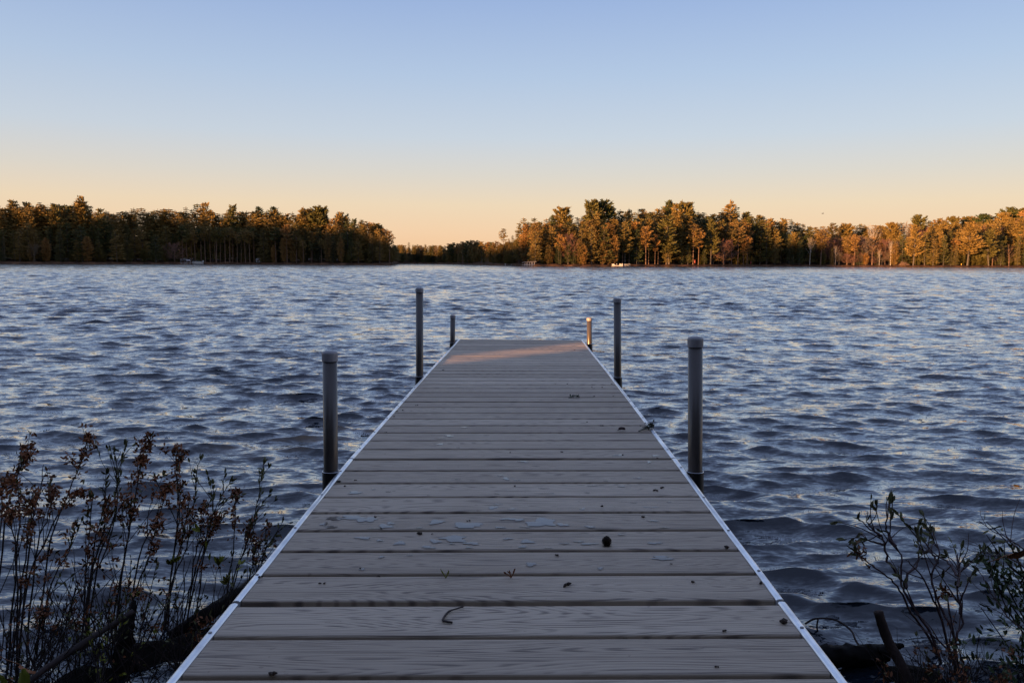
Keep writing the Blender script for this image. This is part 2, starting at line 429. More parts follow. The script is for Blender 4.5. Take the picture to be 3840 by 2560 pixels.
# ------------------------------------------------------------------ tree meshes (unit: metres, nominal height 20)
def tris_from(c, dirs, length, width, g):
    """leaf-spray triangles: base pair around c, tip along dirs"""
    n = len(c)
    rnd = g.normal(size=(n, 3)); side = np.cross(dirs, rnd); side /= np.linalg.norm(side, axis=1, keepdims=True) + 1e-9
    a = c + side * width[:, None] / 2; b = c - side * width[:, None] / 2
    tip = c + dirs * length[:, None]
    mid = c + dirs * length[:, None] * .45
    a2 = mid + side * width[:, None] * .62; b2 = mid - side * width[:, None] * .62
    V = np.stack([a * .5 + c * .5, b * .5 + c * .5, b2, tip, a2], 1)
    return V   # n,5,3
def unit(v): return v / (np.linalg.norm(v, axis=-1, keepdims=True) + 1e-9)
def conifer(seed, h0=.3, Lmax=3.6, nwh=20, per=5, prof='pine', up=.25, curve=.5, cl=.75, cw=.30, dens=2.6, nsp=5, droop=0., H=20., lean=0., gapp=.12, trunkr=.26):
    g = np.random.default_rng(seed)
    tb = MB(); cen = []; dr = []; ln = []; wd = []
    bendx, bendy = g.normal(0, .25, 2)
    def tp(z): q = z / H; return np.array([bendx * math.sin(q * 2.4) + lean * q * q * 2, bendy * math.sin(q * 3.1), z])
    pts = [tuple(tp(z)) for z in np.linspace(-.5, H * .985, 9)]
    tb.tube(pts, [max(.035, trunkr * (1 - q) ** .85 + .02) for q in np.linspace(0, 1, 9)], 6)
    for w_ in range(nwh):
        q = h0 + (1 - h0) * (w_ + g.uniform(-.3, .3)) / nwh; q = min(max(q, h0), .99)
        z = q * H; t = (q - h0) / (1 - h0)
        if prof == 'pine': L = Lmax * min(1, (t + .3) * 2.2) * ((1 - t) ** .92 * 1.08 + .07) * (.78 + .22 * math.sin(seed + w_ * 1.7))
        elif prof == 'cone': L = Lmax * ((1 - t) ** .85 * .95 + .04)
        elif prof == 'round': L = Lmax * math.sqrt(max(.05, 1 - (t * 1.9 - .85) ** 2))
        elif prof == 'oval': L = Lmax * math.sin(math.pi * min(.97, t * .9 + .12)) ** .7
        for b_ in range(per):
            if g.random() < gapp: continue
            az = g.uniform(0, 2 * math.pi); l = L * g.uniform(.55, 1.15) + .25
            hd = np.array([math.cos(az), math.sin(az), 0.])
            slope = up * (0.5 + t) * g.uniform(.4, 1.6) - droop * (1 - t)
            p0 = tp(z)
            path = [p0 + hd * l * s + np.array([0, 0, l * (slope * s + curve * .35 * s * s)]) for s in (0, .35, .7, 1.0)]
            if l > .9: tb.tube(path, [.055, .04, .025, .01], 3, cap=False)
            ncl = max(2, int(l * dens))
            for s in np.linspace(.28 if prof != 'cone' else .12, 1.0, ncl):
                k = g.integers(nsp - 1, nsp + 2)
                base = p0 + hd * l * s + np.array([0, 0, l * (slope * s + curve * .35 * s * s)])
                sc_ = 1.15 - .35 * abs(s - .6)
                for _ in range(k):
                    off = g.normal(0, .16, 3) * np.array([1.5, 1.5, .45]) * (.6 + .5 * l / 3)
                    sidev = np.array([-hd[1], hd[0], 0]) * g.normal(0, .75)
                    dv = hd * g.uniform(.3, 1.2) + sidev + np.array([0, 0, g.uniform(-.2, .8) * (up + curve + .2) - droop * .8 + (.7 * t if prof in ('pine', 'round') else .15 * t)])
                    cen.append(base + off); dr.append(dv); ln.append(cl * g.uniform(.6, 1.3) * sc_); wd.append(cw * g.uniform(.6, 1.4) * sc_)
    # leader tuft
    for _ in range(14):
        cen.append(tp(H * g.uniform(.92, 1.0))); dr.append(np.array([g.normal(0, .3), g.normal(0, .3), 1.0])); ln.append(cl * .9); wd.append(cw * .6)
    V = tris_from(np.array(cen), unit(np.array(dr)), np.array(ln), np.array(wd), g)
    n = len(V); F = np.arange(n * 5).reshape(n, 5)
    return tb, V.reshape(-1, 3), F
def bare(seed, H=20., rx=.30, zc=.60, rz=.40, limbs=26, t0=.12, t1=.6, twig=7, tl=1.1, tw=.05, trunk=.26, fine=3):
    """leafless tree: limbs rise from the trunk to an ellipsoid crown, each clothed in fine twigs"""
    g = np.random.default_rng(seed); tb = MB(); c_, d_, l_, w_ = [], [], [], []
    bx, by = g.normal(0, .5, 2)
    def tp(q): return np.array([bx * q * q, by * q * q, q * H])
    tb.tube([tp(q) for q in (-.03, .2, .4, .6, .8, .95)], [trunk, trunk * .8, trunk * .6, trunk * .42, trunk * .22, .04], 6)
    for i in range(limbs):
        q = t0 + (t1 - t0) * (i + g.random()) / limbs; az = i * 2.4 + g.normal(0, .3)
        zt = min(.99, q + g.uniform(.12, .40) + (.1 if q > .4 else 0)); k = max(0., 1 - ((zt - zc) / rz) ** 2) ** .5
        rr = rx * H * k * g.uniform(.75, 1.1) + .3
        e = tp(zt) * np.array([1, 1, 1]) + np.array([rr * math.cos(az), rr * math.sin(az), 0]); p0 = tp(q); L = np.linalg.norm(e - p0)
        P = [p0 + (e - p0) * s + np.array([0, 0, -L * .10 * math.sin(math.pi * s)]) + g.normal(0, .03 * L, 3) * (0 < s < 1) for s in (0, .3, .6, .85, 1)]
        r0 = trunk * .36 * (1 - .5 * q); tb.tube(P, [r0, r0 * .75, r0 * .5, r0 * .3, r0 * .12], 4, cap=False)
        for _ in range(twig):
            s = g.uniform(.25, 1) ; j_ = min(int(s * 4), 3); p = P[j_] + (P[j_ + 1] - P[j_]) * (s * 4 - j_)
            dd = unit((e - p0) / L + g.normal(0, .55, 3) + np.array([0, 0, .25])); l2 = L * g.uniform(.18, .38)
            tb.tube([p, p + dd * l2 * .5 + g.normal(0, .05, 3), p + dd * l2], [r0 * .3, r0 * .22, r0 * .08], 3, cap=False)
            for _ in range(fine):
                u = g.uniform(.2, 1); c_.append(p + dd * l2 * u); d_.append(dd + g.normal(0, .6, 3) + np.array([0, 0, .2])); l_.append(tl * g.uniform(.5, 1.3)); w_.append(tw * g.uniform(.6, 1.5))
    V = tris_from(np.array(c_), unit(np.array(d_)), np.array(l_), np.array(w_), g); n = len(V)
    zmax = V[..., 2].max(); s = H / zmax; tb.v = [(x, y, z * s) for x, y, z in tb.v]; V = V * np.array([1, 1, s])
    return tb, V.reshape(-1, 3), np.arange(n * 5).reshape(n, 5)
KIND = {
 'whitepine': [conifer(s, h0=.22 + .05 * (s % 3), Lmax=4.3, nwh=21, per=6, prof='pine', up=.30, curve=.6, cl=.85, cw=.24, dens=2.5, gapp=.16) for s in (1, 2, 3, 4, 5)],
 'tuft': [conifer(s, h0=.55, Lmax=2.9, nwh=11, per=7, prof='round', up=.30, curve=.9, cl=.9, cw=.26, dens=3, nsp=6, gapp=.05) for s in (11, 12)],
 'wind': [conifer(s, h0=.45, Lmax=4.2, nwh=10, per=3, prof='pine', up=.22, curve=.35, cl=.85, cw=.26, dens=3.2, nsp=7, gapp=.3, lean=-.6) for s in (21,)],
 'redpine': [conifer(s, h0=.45, Lmax=2.8, nwh=15, per=5, prof='oval', up=.30, curve=.4, cl=.65, cw=.26, dens=2.7, nsp=5, gapp=.15, trunkr=.22) for s in (31, 32, 33)],
 'spruce': [conifer(s, h0=.06, Lmax=2.3, nwh=34, per=7, prof='cone', up=.02, curve=.22, cl=.6, cw=.2, dens=3.2, nsp=3, droop=.22, gapp=.06, trunkr=.2) for s in (41, 42, 43)],
 'hemlock': [conifer(s, h0=.10, Lmax=3.4, nwh=28, per=6, prof='cone', up=.1, curve=.3, cl=.7, cw=.22, dens=2.8, nsp=3, droop=.12, gapp=.14, trunkr=.24) for s in (51, 52, 53)],
 'cedar': [conifer(s, h0=.05, Lmax=2.6, nwh=28, per=8, prof='oval', up=.35, curve=.5, cl=.55, cw=.26, dens=3, nsp=4, gapp=.05, trunkr=.2) for s in (61, 62)],
 'pole': [conifer(s, h0=.62, Lmax=2.0, nwh=9, per=5, prof='oval', up=.28, curve=.4, cl=.65, cw=.24, dens=2.6, gapp=.2, trunkr=.2) for s in (71, 72)],
 'maple': [bare(s, rx=.36, zc=.60, rz=.42, limbs=44, t0=.12, t1=.75, twig=11, fine=6, tl=.9, tw=.075, trunk=.34) for s in (81, 82)],
 'hardwood': [bare(s, rx=.22, zc=.68, rz=.36, limbs=28, t0=.28, t1=.8, twig=9, fine=5, tl=.9, tw=.06) for s in (91, 92, 93)],
 'birch': [bare(s, rx=.15, zc=.72, rz=.32, limbs=16, t0=.38, t1=.85, twig=7, fine=4, tl=.8, tw=.05, trunk=.22) for s in (95, 96)],
 'snag': [bare(s, rx=.30, zc=.58, rz=.44, limbs=18, t0=.18, t1=.75, twig=5, fine=3, tl=.9, tw=.05, trunk=.34) for s in (98,)],
}
MATS = {'whitepine': ('pine', 'bark'), 'tuft': ('pine', 'bark'), 'wind': ('pine', 'bark'), 'redpine': ('cedar', 'redbark'), 'spruce': ('spruce', 'bark'), 'hemlock': ('pine', 'bark'),
        'cedar': ('cedar', 'redbark'), 'pole': ('pine', 'redbark'), 'maple': ('redtwig', 'redbark'), 'hardwood': ('tantwig', 'bark'), 'birch': ('tantwig', 'birch'), 'snag': ('tantwig', 'redbark')}
OBJN = {'whitepine': 'white_pine_tree', 'tuft': 'white_pine_tree', 'wind': 'white_pine_tree', 'redpine': 'red_pine_tree', 'spruce': 'spruce_tree', 'hemlock': 'hemlock_tree', 'cedar': 'cedar_tree',
        'pole': 'young_pine_tree', 'maple': 'maple_tree', 'hardwood': 'bare_tree', 'birch': 'birch_tree', 'snag': 'dead_tree'}
MESH = {}
for k, vs in KIND.items():
    MESH[k] = []
    for (tb, V, F) in vs:
        tro = tb.build('trunk', M[MATS[k][1]]); cro = mesh_np('crown', V, F, M[MATS[k][0]])
        MESH[k].append((tro.data, cro.data, cro.name.split('.')[0]))
        bpy.data.objects.remove(tro); bpy.data.objects.remove(cro)
TREES = []     # (px, kind, object, look, shore)
def plant(px, ytop, kind, t=4., var=None, wide=1., look=None, rz=None):
    u = (px - 1920) / F_PX; Y = float(shoreY(u)) + t
    z0 = float(groundZ(np.array(u), np.array(t))); z1 = CAM_H + Y * (hor(px) - ytop) / F_PX
    h = z1 - z0; v = random.randrange(len(MESH[kind])) if var is None else var % len(MESH[kind])
    tr, cr, cn = MESH[kind][v]; s = h / 20
    e = empty(OBJN[kind], (u * Y, Y, z0), random.uniform(0, 6.28) if rz is None else rz)
    ws = s * wide * (1.0 if h > 15 else 1.0 + .02 * (15 - h))
    e.scale = (ws, ws, s)
    a = bpy.data.objects.new('trunk', tr); COL.objects.link(a); a.parent = e
    b = bpy.data.objects.new(cn, cr); COL.objects.link(b); b.parent = e
    TREES.append([px, kind, e, look, ytop, h, t])
    return e
W_, T_, S_, H_, C_, R_, D_, P_, B_ = 'whitepine', 'tuft', 'spruce', 'hemlock', 'cedar', 'redpine', 'hardwood', 'pole', 'birch'
SKY = [  # skyline trees (px, top y, kind)
 (6, 778, W_), (36, 784, H_), (69, 757, W_), (95, 782, H_), (118, 765, W_), (143, 776, W_), (169, 761, S_), (196, 784, H_), (222, 771, W_), (247, 780, T_), (280, 778, W_), (316, 744, W_), (345, 776, W_), (371, 798, H_), (392, 788, W_), (412, 794, H_), (449, 800, D_), (474, 794, S_), (491, 797, S_),
 (516, 784, W_), (549, 782, D_), (568, 800, H_), (586, 792, H_), (612, 790, D_), (640, 787, D_), (668, 786, D_), (690, 796, H_), (710, 780, W_), (731, 790, H_), (751, 767, W_), (782, 767, W_), (808, 798, S_), (835, 804, D_), (856, 800, H_), (882, 773, W_), (909, 798, H_), (931, 796, S_), (955, 798, D_), (980, 782, W_), (1006, 794, S_), (1034, 782, W_), (1060, 806, H_), (1084, 806, W_), (1106, 800, S_), (1130, 808, W_),
 (1155, 791, T_), (1178, 798, W_), (1200, 785, T_), (1226, 806, H_), (1254, 822, R_), (1286, 807, T_), (1305, 815, W_), (1332, 824, W_), (1357, 826, W_), (1378, 834, R_), (1394, 838, R_), (1413, 846, T_), (1431, 854, R_), (1446, 860, R_),
 (1940, 868, H_), (1964, 842, B_), (1987, 838, W_), (2024, 836, W_), (2046, 824, H_), (2066, 812, W_), (2106, 786, T_), (2134, 826, H_), (2160, 817, H_), (2186, 808, S_), (2216, 763, T_), (2258, 762, T_), (2286, 793, H_), (2300, 802, H_), (2319, 791, H_), (2336, 797, S_), (2352, 786, S_), (2374, 798, H_), (2398, 784, H_), (2427, 800, H_), (2448, 796, H_), (2464, 789, W_), (2501, 758, W_),
 (2527, 772, W_), (2562, 768, T_), (2588, 796, W_), (2609, 796, S_), (2630, 798, S_), (2645, 814, H_), (2660, 810, W_), (2686, 805, H_), (2724, 752, 'wind'), (2748, 780, W_), (2787, 800, W_), (2806, 810, W_), (2835, 812, W_), (2856, 814, W_), (2880, 822, W_), (2903, 832, H_), (2926, 824, W_), (2955, 824, W_), (2978, 838, H_), (2999, 841, W_), (3026, 852, H_), (3048, 852, H_), (3074, 850, D_), (3093, 852, D_), (3112, 839, R_), (3138, 852, D_), (3163, 846, T_),
 (3188, 852, D_), (3211, 841, H_), (3236, 848, D_), (3264, 835, B_), (3282, 850, D_), (3300, 850, D_), (3326, 841, T_), (3345, 846, D_), (3364, 830, D_), (3385, 842, D_)]
for i_, (px, y, k) in enumerate(SKY):
    if k == W_ and i_ % 2 == 1 and y > 766: k = H_ if i_ % 4 == 1 else S_
    plant(px, y, k, t=random.uniform(14, 26) if k != D_ else random.uniform(24, 32), wide=random.uniform(.9, 1.2))
# hill behind the right shore
for px, y, k in [(3405, 836, D_), (3430, 815, T_), (3463, 832, H_), (3485, 828, R_), (3507, 824, W_), (3530, 824, R_), (3552, 819, T_), (3575, 821, R_), (3596, 817, W_), (3614, 819, T_), (3631, 817, R_), (3648, 818, W_), (3664, 810, T_), (3690, 810, R_), (3720, 806, W_), (3742, 806, T_), (3760, 788, T_),
                 (3783, 792, W_), (3797, 790, T_), (3818, 794, R_), (3837, 787, T_), (3862, 790, W_), (3890, 780, T_)]:
    plant(px, y, k, t=random.uniform(48, 62), wide=1.1)
for px, y, k in [(3450, 846, 'maple'), (3490, 852, 'maple'), (3530, 842, 'maple'), (3575, 848, D_), (3640, 842, R_), (3690, 838, 'maple'), (3735, 842, W_), (3790, 832, R_), (3830, 830, W_)]:
    plant(px, y, k, t=random.uniform(32, 40), wide=1.1)
# the cove
for px, y, k in [(1476, 916, H_), (1492, 919, H_), (1508, 917, S_), (1522, 920, H_), (1534, 909, S_), (1550, 919, H_), (1567, 916, S_), (1582, 920, D_), (1596, 916, S_), (1610, 921, H_), (1623, 919, S_), (1637, 922, D_), (1652, 922, H_), (1668, 921, S_),
                 (1684, 914, R_), (1700, 912, W_), (1718, 915, R_), (1735, 907, R_), (1752, 905, W_), (1770, 902, R_), (1787, 903, R_), (1806, 908, W_), (1829, 909, R_), (1845, 910, W_), (1860, 906, R_), (1887, 860, 'pole'), (1908, 896, H_), (1922, 884, S_)]:
    plant(px, y, k, t=random.uniform(5, 14), wide=1.25 if k in (R_, W_) else 1.0, look='airy tall pine' if px == 1887 else None)
# front trees picked out in the photograph
FRONT = [
 (445, 862, H_, 1.2, None), (482, 876, S_, 1.0, None), (994, 861, S_, 1.5, None), (1038, 854, 'pole', 1.3, None), (1080, 843, R_, 1.0, None), (1233, 872, C_, .8, None), (1251, 878, S_, 1.0, None), (1282, 886, C_, .8, None), (1345, 894, H_, 1.3, None), (1399, 884, S_, 1.5, None),
 (812, 862, 'pole', .8, None), (1140, 900, 'pole', 1.2, None), (1115, 880, R_, 1., None), (135, 912, D_, 1., None), (316, 850, H_, 1.3, None), (660, 905, 'maple', 1.1, None), (590, 880, H_, 1.3, None), (1462, 868, R_, .9, None), (1425, 880, H_, 1, None),
 (2006, 868, H_, 1.3, None), (2053, 918, C_, 1.1, None), (2100, 880, R_, 1.2, None), (2170, 896, C_, 1.0, None), (2130, 870, 'maple', .7, None), (2215, 850, H_, 1.2, None), (2262, 840, H_, 1.3, None), (2300, 880, C_, 1.0, None), (2340, 836, W_, 1.0, None), (2384, 860, H_, 1., None), (2418, 850, R_, 1.1, None),
 (2452, 880, R_, .9, None), (2505, 810, W_, 1.5, None), (2496, 890, H_, 1.1, None), (2551, 932, S_, 1.0, None), (2575, 912, H_, .9, None), (2594, 842, R_, 1.1, None), (2614, 858, R_, 1.0, None), (2660, 826, W_, 1.1, None), (2636, 930, H_, .9, None), (2707, 892, 'maple', 1.15, None), (2738, 860, R_, .9, None), (2760, 838, R_, 1.0, None),
 (2795, 884, R_, 1.0, None), (2782, 896, R_, 1.0, None), (2953, 890, S_, 1.4, None), (2990, 905, H_, 1.0, None), (2900, 905, H_, 1.1, None), (3030, 886, B_, .9, None), (3070, 864, R_, 1.2, None), (3125, 917, B_, .8, None), (3110, 930, S_, .9, None), (3167, 888, R_, 1.0, None), (3195, 880, R_, .9, None), (3222, 930, S_, .7, None), (3205, 915, S_, .9, None),
 (3262, 905, 'snag', 1.3, None), (3289, 930, B_, .8, None), (3240, 880, D_, 1.0, None), (3331, 898, B_, .9, None), (3345, 915, C_, 1.3, None), (3375, 880, H_, 1.3, None), (3416, 846, W_, 1.3, None), (3458, 870, H_, 1.1, None), (3490, 895, H_, 1.0, None), (3556, 921, S_, 1.0, None), (3575, 915, S_, .9, None), (3618, 837, W_, 1.6, None), (3528, 880, H_, .9, None),
 (3698, 862, W_, 1.4, None), (3711, 903, 'snag', .9, None), (3742, 903, S_, 1.0, None), (3773, 912, 'snag', 1.5, None), (3804, 899, S_, .7, None), (3832, 905, S_, 1.0, None), (3855, 880, H_, 1.2, None)]
for px, y, k, wd, lk in FRONT:
    plant(px, y, k, t=random.uniform(2.0, 4.5), wide=wd, look=lk)
# row between front and skyline
g = random.Random(5)
def band(p0, p1, step, ylo, yhi, kinds, t0, t1, wide=(1., 1.3)):
    px = p0
    while px < p1:
        plant(px, g.uniform(ylo, yhi), g.choice(kinds), t=g.uniform(t0, t1), wide=g.uniform(*wide)); px += step * g.uniform(.7, 1.3)
band(-10, 1420, 30, 830, 880, [H_, H_, H_, H_, 'pole', S_], 7, 13)
band(690, 960, 17, 840, 870, ['pole'], 2.5, 8)
band(20, 420, 52, 870, 915, [H_, C_, S_], 3, 6)
band(1030, 1330, 34, 890, 925, [C_, H_, 'pole'], 3, 6)
band(1945, 2400, 26, 835, 868, [H_, W_, R_, C_], 7, 13)
band(2060, 2330, 30, 900, 945, [C_, H_, S_, C_], 2.5, 5)
band(2330, 2900, 26, 835, 865, [H_, H_, R_, S_], 7, 13)
band(2330, 2500, 30, 888, 925, ['pole', R_, 'pole'], 3, 6)
band(2870, 3060, 24, 860, 895, [H_, S_, W_], 7, 12)
band(3060, 3420, 26, 872, 905, [D_, R_, H_, D_, 'maple'], 8, 14, (.9, 1.1))
band(3400, 3850, 30, 865, 895, [H_, W_, R_, H_], 8, 16)
band(1960, 2900, 24, 818, 850, [H_, H_, S_, R_], 11, 18, (1.1, 1.4))
band(3120, 3340, 24, 940, 965, ['maple', D_, C_], 2.5, 5, (1.2, 1.8))
print('trees', len(TREES))

# dense wood behind the front rows: one uncountable mass
def joined(name, items, mats=('pine', 'bark'), keep=None):
    """items: list of (kind, var, x, y, z, scale, wide, rot)"""
    VV = []; FF = []; off = 0
    for (k, v, x, y, z, s, wd, rz) in items:
        tb, V, F = KIND[k][v % len(KIND[k])]
        c, s_ = math.cos(rz), math.sin(rz)
        P = np.array(V); Q = np.stack([(P[:, 0] * c - P[:, 1] * s_) * s * wd + x, (P[:, 0] * s_ + P[:, 1] * c) * s * wd + y, P[:, 2] * s + z], -1)
        VV.append(Q); FF.append(F + off); off += len(Q)
    V = np.concatenate(VV); F = np.concatenate(FF)
    if keep is not None:
        m = keep(V, F); F = F[m]
    return mesh_np(name, V, F, M[mats[0]])
def trunks(name, items, mat, keep=None):
    m = MB()
    for (k, v, x, y, z, s, wd, rz) in items:
        if keep is not None and not keep(np.array([[x, y, z]]))[0]: continue
        m.tube([(x, y, z - .5), (x, y, z + 9 * s), (x, y, z + 19 * s)], [.3 * s, .2 * s, .04 * s], 6)
    return m.build(name, M[mat])
SKP = np.array([(p, y) for p, y, _ in SKY] + [(1452, 880), (1472, 918), (1500, 919), (1534, 914), (1600, 918), (1660, 920), (1690, 913), (1760, 905), (1860, 908), (1925, 892), (3420, 836), (3560, 828), (3700, 816), (3840, 796), (4100, 780), (5200, 700), (-700, 760), (-1500, 700), (-2600, 500)], float)
SKP = SKP[np.argsort(SKP[:, 0])]
def mass(p0, p1, n, t0, t1, kinds, drop=(10, 40)):
    it = []
    for _ in range(n):
        px = g.uniform(p0, p1); u = (px - 1920) / F_PX; t = g.uniform(t0, t1); Y = float(shoreY(u)) + t
        lo = max(np.interp(px + d_, SKP[:, 0], SKP[:, 1]) for d_ in (-8, 0, 8))
        yt = lo + g.uniform(*drop)
        if 1450 < px < 1930: yt = max(yt, 908)
        z0 = float(groundZ(np.array(u), np.array(t))); h = CAM_H + Y * (hor(px) - yt) / F_PX - z0
        k = g.choice(kinds); it.append((k, g.randrange(3), u * Y, Y, z0, h / 20, g.uniform(1.15, 1.5), g.uniform(0, 6.28)))
    return it
ms_ = mass(-100, 1450, 190, 15, 27, ['hemlock', 'spruce', 'hemlock'], (-4, 18)) + mass(-260, -80, 12, 14, 26, ['hemlock']) + mass(-200, 1445, 140, 10, 30, ['hemlock', 'spruce', 'hemlock'], (4, 50)) + mass(1440, 1690, 130, 8, 40, ['hemlock', 'cedar'], (0, 22)) + mass(1680, 1945, 110, 8, 34, ['hemlock', 'cedar'], (0, 30)) + mass(1965, 3420, 210, 22, 46, ['hemlock', 'hemlock', 'spruce'], (-4, 20)) + mass(1965, 3420, 110, 9, 30, ['hemlock', 'cedar', 'cedar'], (20, 90)) + mass(3380, 4000, 110, 14, 60, ['hemlock', 'cedar', 'cedar'], (4, 60)) + mass(4000, 4600, 40, 20, 55, ['hemlock', 'cedar', 'spruce'], (18, 50))
tag(joined('far_forest', ms_, ('pine', 'bark')), 'dense dark mass of conifers filling in behind the front trees of the far shores', 'forest', kind='stuff')
und = []
for _ in range(150):
    px = g.choice([g.uniform(1480, 1930), g.uniform(-50, 1440), g.uniform(1990, 3850), g.uniform(3400, 3850)]); u = (px - 1920) / F_PX; t = g.uniform(5, 11); Y = float(shoreY(u)) + t
    und.append(('cedar', g.randrange(2), u * Y, Y, .5, g.uniform(.10, .26), g.uniform(1.3, 2.6), g.uniform(0, 6)))
tag(joined('shore_undergrowth', und, ('pine', 'bark')), 'low green and brown brush growing between the trunks along the far waterline', 'undergrowth', kind='stuff')

# ------------------------------------------------------------------ wood on our own side, behind and to the left of the photographer (casts the shade)
def nearkeep(P, F):
    c = (P[:, 0] - P[:, 1])[F]; lo = c.min(1); hi = c.max(1)
    lit = ((hi > -7.8) & (lo < -6.98) & (np.sin(P[F[:, 0], 2] * 9 + P[F[:, 0], 0] * 5) > -.55)) | ((hi > -6.72) & (lo < -6.28))  # slots cut through the unseen crowns so sun streaks reach the dock end
    return ~(lit & (P[F[:, 0], 2] < 14))
near = []
for i in range(150):
    a = g.uniform(R(108), R(290)); r_ = g.uniform(9, 34)
    x, y = r_ * math.sin(a), r_ * math.cos(a)
    if y > -5.5 and abs(x) < 60: y = g.uniform(-14, -6)
    near.append((g.choice(['hemlock', 'cedar', 'spruce', 'hemlock']), g.randrange(3), x, y, .7, g.uniform(.5, .72), g.uniform(1.2, 1.7), g.uniform(0, 6)))
for i in range(110):
    x = g.uniform(-70, 22); y = g.uniform(-22, -8)
    near.append((g.choice(['cedar', 'hemlock']), g.randrange(3), x, y, .5, g.uniform(.3, .6), 1.7, g.uniform(0, 6)))
tag(joined('near_woodland', near, ('pine', 'bark'), nearkeep), 'thick conifer wood on the near shore behind the dock', 'forest', kind='stuff')
west = []
for i in range(360):
    y = g.uniform(-75, 215); x = -300 - g.uniform(0, 36) + max(0, (y - 120)) * .3
    c = x - y
    hh = np.interp(c, [-560, -470, -432, -420, -400, -350, -322, -266, -248, -239, -233, -200], [13, 13, 16, 28, 32, 32, 29, 32, 31, 28, 12, 9])  # tree heights shaped to throw shade on chosen stretches of the far shores
    west.append((g.choice(['hemlock', 'cedar', 'cedar']), g.randrange(3), x, y, 1, hh * g.uniform(.85, 1.0) / 20, g.uniform(1.4, 1.9), g.uniform(0, 6)))
for i in range(26):  # unseen tall clump added to shade one stretch of right-shore trees
    cc = g.uniform(-204, -188); y = g.uniform(-30, -12); west.append(('cedar', g.randrange(3), cc + y, y, 1, g.uniform(29, 34) / 20, 1.3, g.uniform(0, 6)))
tag(joined('west_shade_wood', west, ('pine', 'bark')), 'unseen tall conifer wood beyond the left side of the view, shaped to shade far trees', 'forest', kind='stuff')
# near bank
V = []; xs = np.linspace(-400, 90, 120); 
gb = np.random.default_rng(4)
ys = np.array([.9, .2, -.6, -2, -5, -10, -30, -90])
zs = np.array([-.5, -.25, .12, .45, .7, .9, 1.6, 3])
X, Yv = np.meshgrid(np.concatenate([np.linspace(-400, -8, 60), np.linspace(-7.5, 7.5, 90), np.linspace(8, 120, 30)]), np.arange(len(ys)), indexing='ij')
Yb = ys[Yv] + .3 * np.sin(X * 1.3) + np.where(X < -8, -(X + 8) * 0, 0); Zb = zs[Yv] + gb.normal(0, .05, X.shape)
n, m = X.shape; idx = np.arange(n * m).reshape(n, m)
F = np.stack([idx[:-1, :-1], idx[:-1, 1:], idx[1:, 1:], idx[1:, :-1]], -1).reshape(-1, 4)
M['mud'] = noisy('dark_bank', (.003, .003, .003), (.012, .010, .008), 3, .95, .4, spec=.1)
tag(mesh_np('near_bank', np.stack([X, Yb, Zb], -1).reshape(-1, 3), F, M['mud'], smooth=True), kind='structure')
#@@PART3
# ------------------------------------------------------------------ measuring helpers (photo pixel + real distance -> world point)
CM = np.array(cam.matrix_world.to_3x3())
def ray(px, py): return CM @ np.array([(px - 1920) / F_PX, -(py - 1280) / F_PX, -1.0])
def at(px, py, Y):
    d_ = ray(px, py); return Vector(np.array([0, 0, CAM_H]) + d_ * (Y / d_[1]))
def onz(px, py, z=0.):
    d_ = ray(px, py); return Vector(np.array([0, 0, CAM_H]) + d_ * ((z - CAM_H) / d_[2]))
def shore_pt(px, t=0.):
    u = (px - 1920) / F_PX; Y = float(shoreY(u)) + t; return Vector((u * Y, Y, float(groundZ(np.array(u), np.array(max(t, .0))))))

# ------------------------------------------------------------------ foreground shrubs
M['stem'] = noisy('dark_stem', (.016, .010, .010), (.040, .024, .022), 30, .8)
M['stemR'] = noisy('purple_stem', (.035, .018, .020), (.085, .045, .045), 30, .7)
def leafmat(name, c):
    t = NT(name); v = t.obj(); f = t.noise(v, 14, 2)
    t.l(t.ramp(f, [(.3, tuple(x * .55 for x in c)), (.7, c)]), t.p.inputs['Base Color']); t.set(Roughness=.6, Specular_IOR_Level=.3); return t.m
M['leaf'] = leafmat('olive_leaf', (.15, .15, .06)); M['leafY'] = leafmat('yellow_green_leaf', (.26, .27, .03)); M['flower'] = leafmat('rusty_flower', (.26, .095, .035))
M['leafD'] = leafmat('dark_green_leaf', (.09, .13, .05)); M['deadleaf'] = leafmat('brown_leaf', (.30, .11, .04))
fr = random.Random(11)
def rv(s): return Vector((fr.gauss(0, s), fr.gauss(0, s), fr.gauss(0, s)))
def leaf(m, p, d_, l, w_):
    d_ = d_.normalized(); s_ = d_.cross(rv(1)).normalized(); n_ = d_.cross(s_)
    b = len(m.v)
    m.v += [tuple(p), tuple(p + d_ * l * .35 + s_ * w_ / 2 + n_ * w_ * .15), tuple(p + d_ * l * .75 + s_ * w_ * .36 + n_ * w_ * .1), tuple(p + d_ * l), tuple(p + d_ * l * .75 - s_ * w_ * .36 + n_ * w_ * .1), tuple(p + d_ * l * .35 - s_ * w_ / 2 + n_ * w_ * .15), tuple(p + d_ * l * .5)]
    for q in ((0, 1, 6), (1, 2, 6), (2, 3, 6), (3, 4, 6), (4, 5, 6), (5, 0, 6)): m.face([b + x for x in q])
def petals(m, p, r_, n):
    for _ in range(n):
        leaf(m, p + rv(r_ * .45), rv(1), r_ * fr.uniform(.7, 1.2), r_ * .45)
def spline(pts, n):
    """smooth path through points"""
    P = [Vector(p) for p in pts]
    if len(P) == 2: P = [P[0], P[0].lerp(P[1], .5) + rv(.012), P[1]]
    out = []
    for i in range(len(P) - 1):
        p0 = P[max(i - 1, 0)]; p1 = P[i]; p2 = P[i + 1]; p3 = P[min(i + 2, len(P) - 1)]
        for k in range(n):
            t = k / n; out.append(.5 * ((2 * p1) + (p2 - p0) * t + (2 * p0 - 5 * p1 + 4 * p2 - p3) * t * t + (3 * p1 - p0 - 3 * p2 + p3) * t ** 3))
    out.append(P[-1]); return out
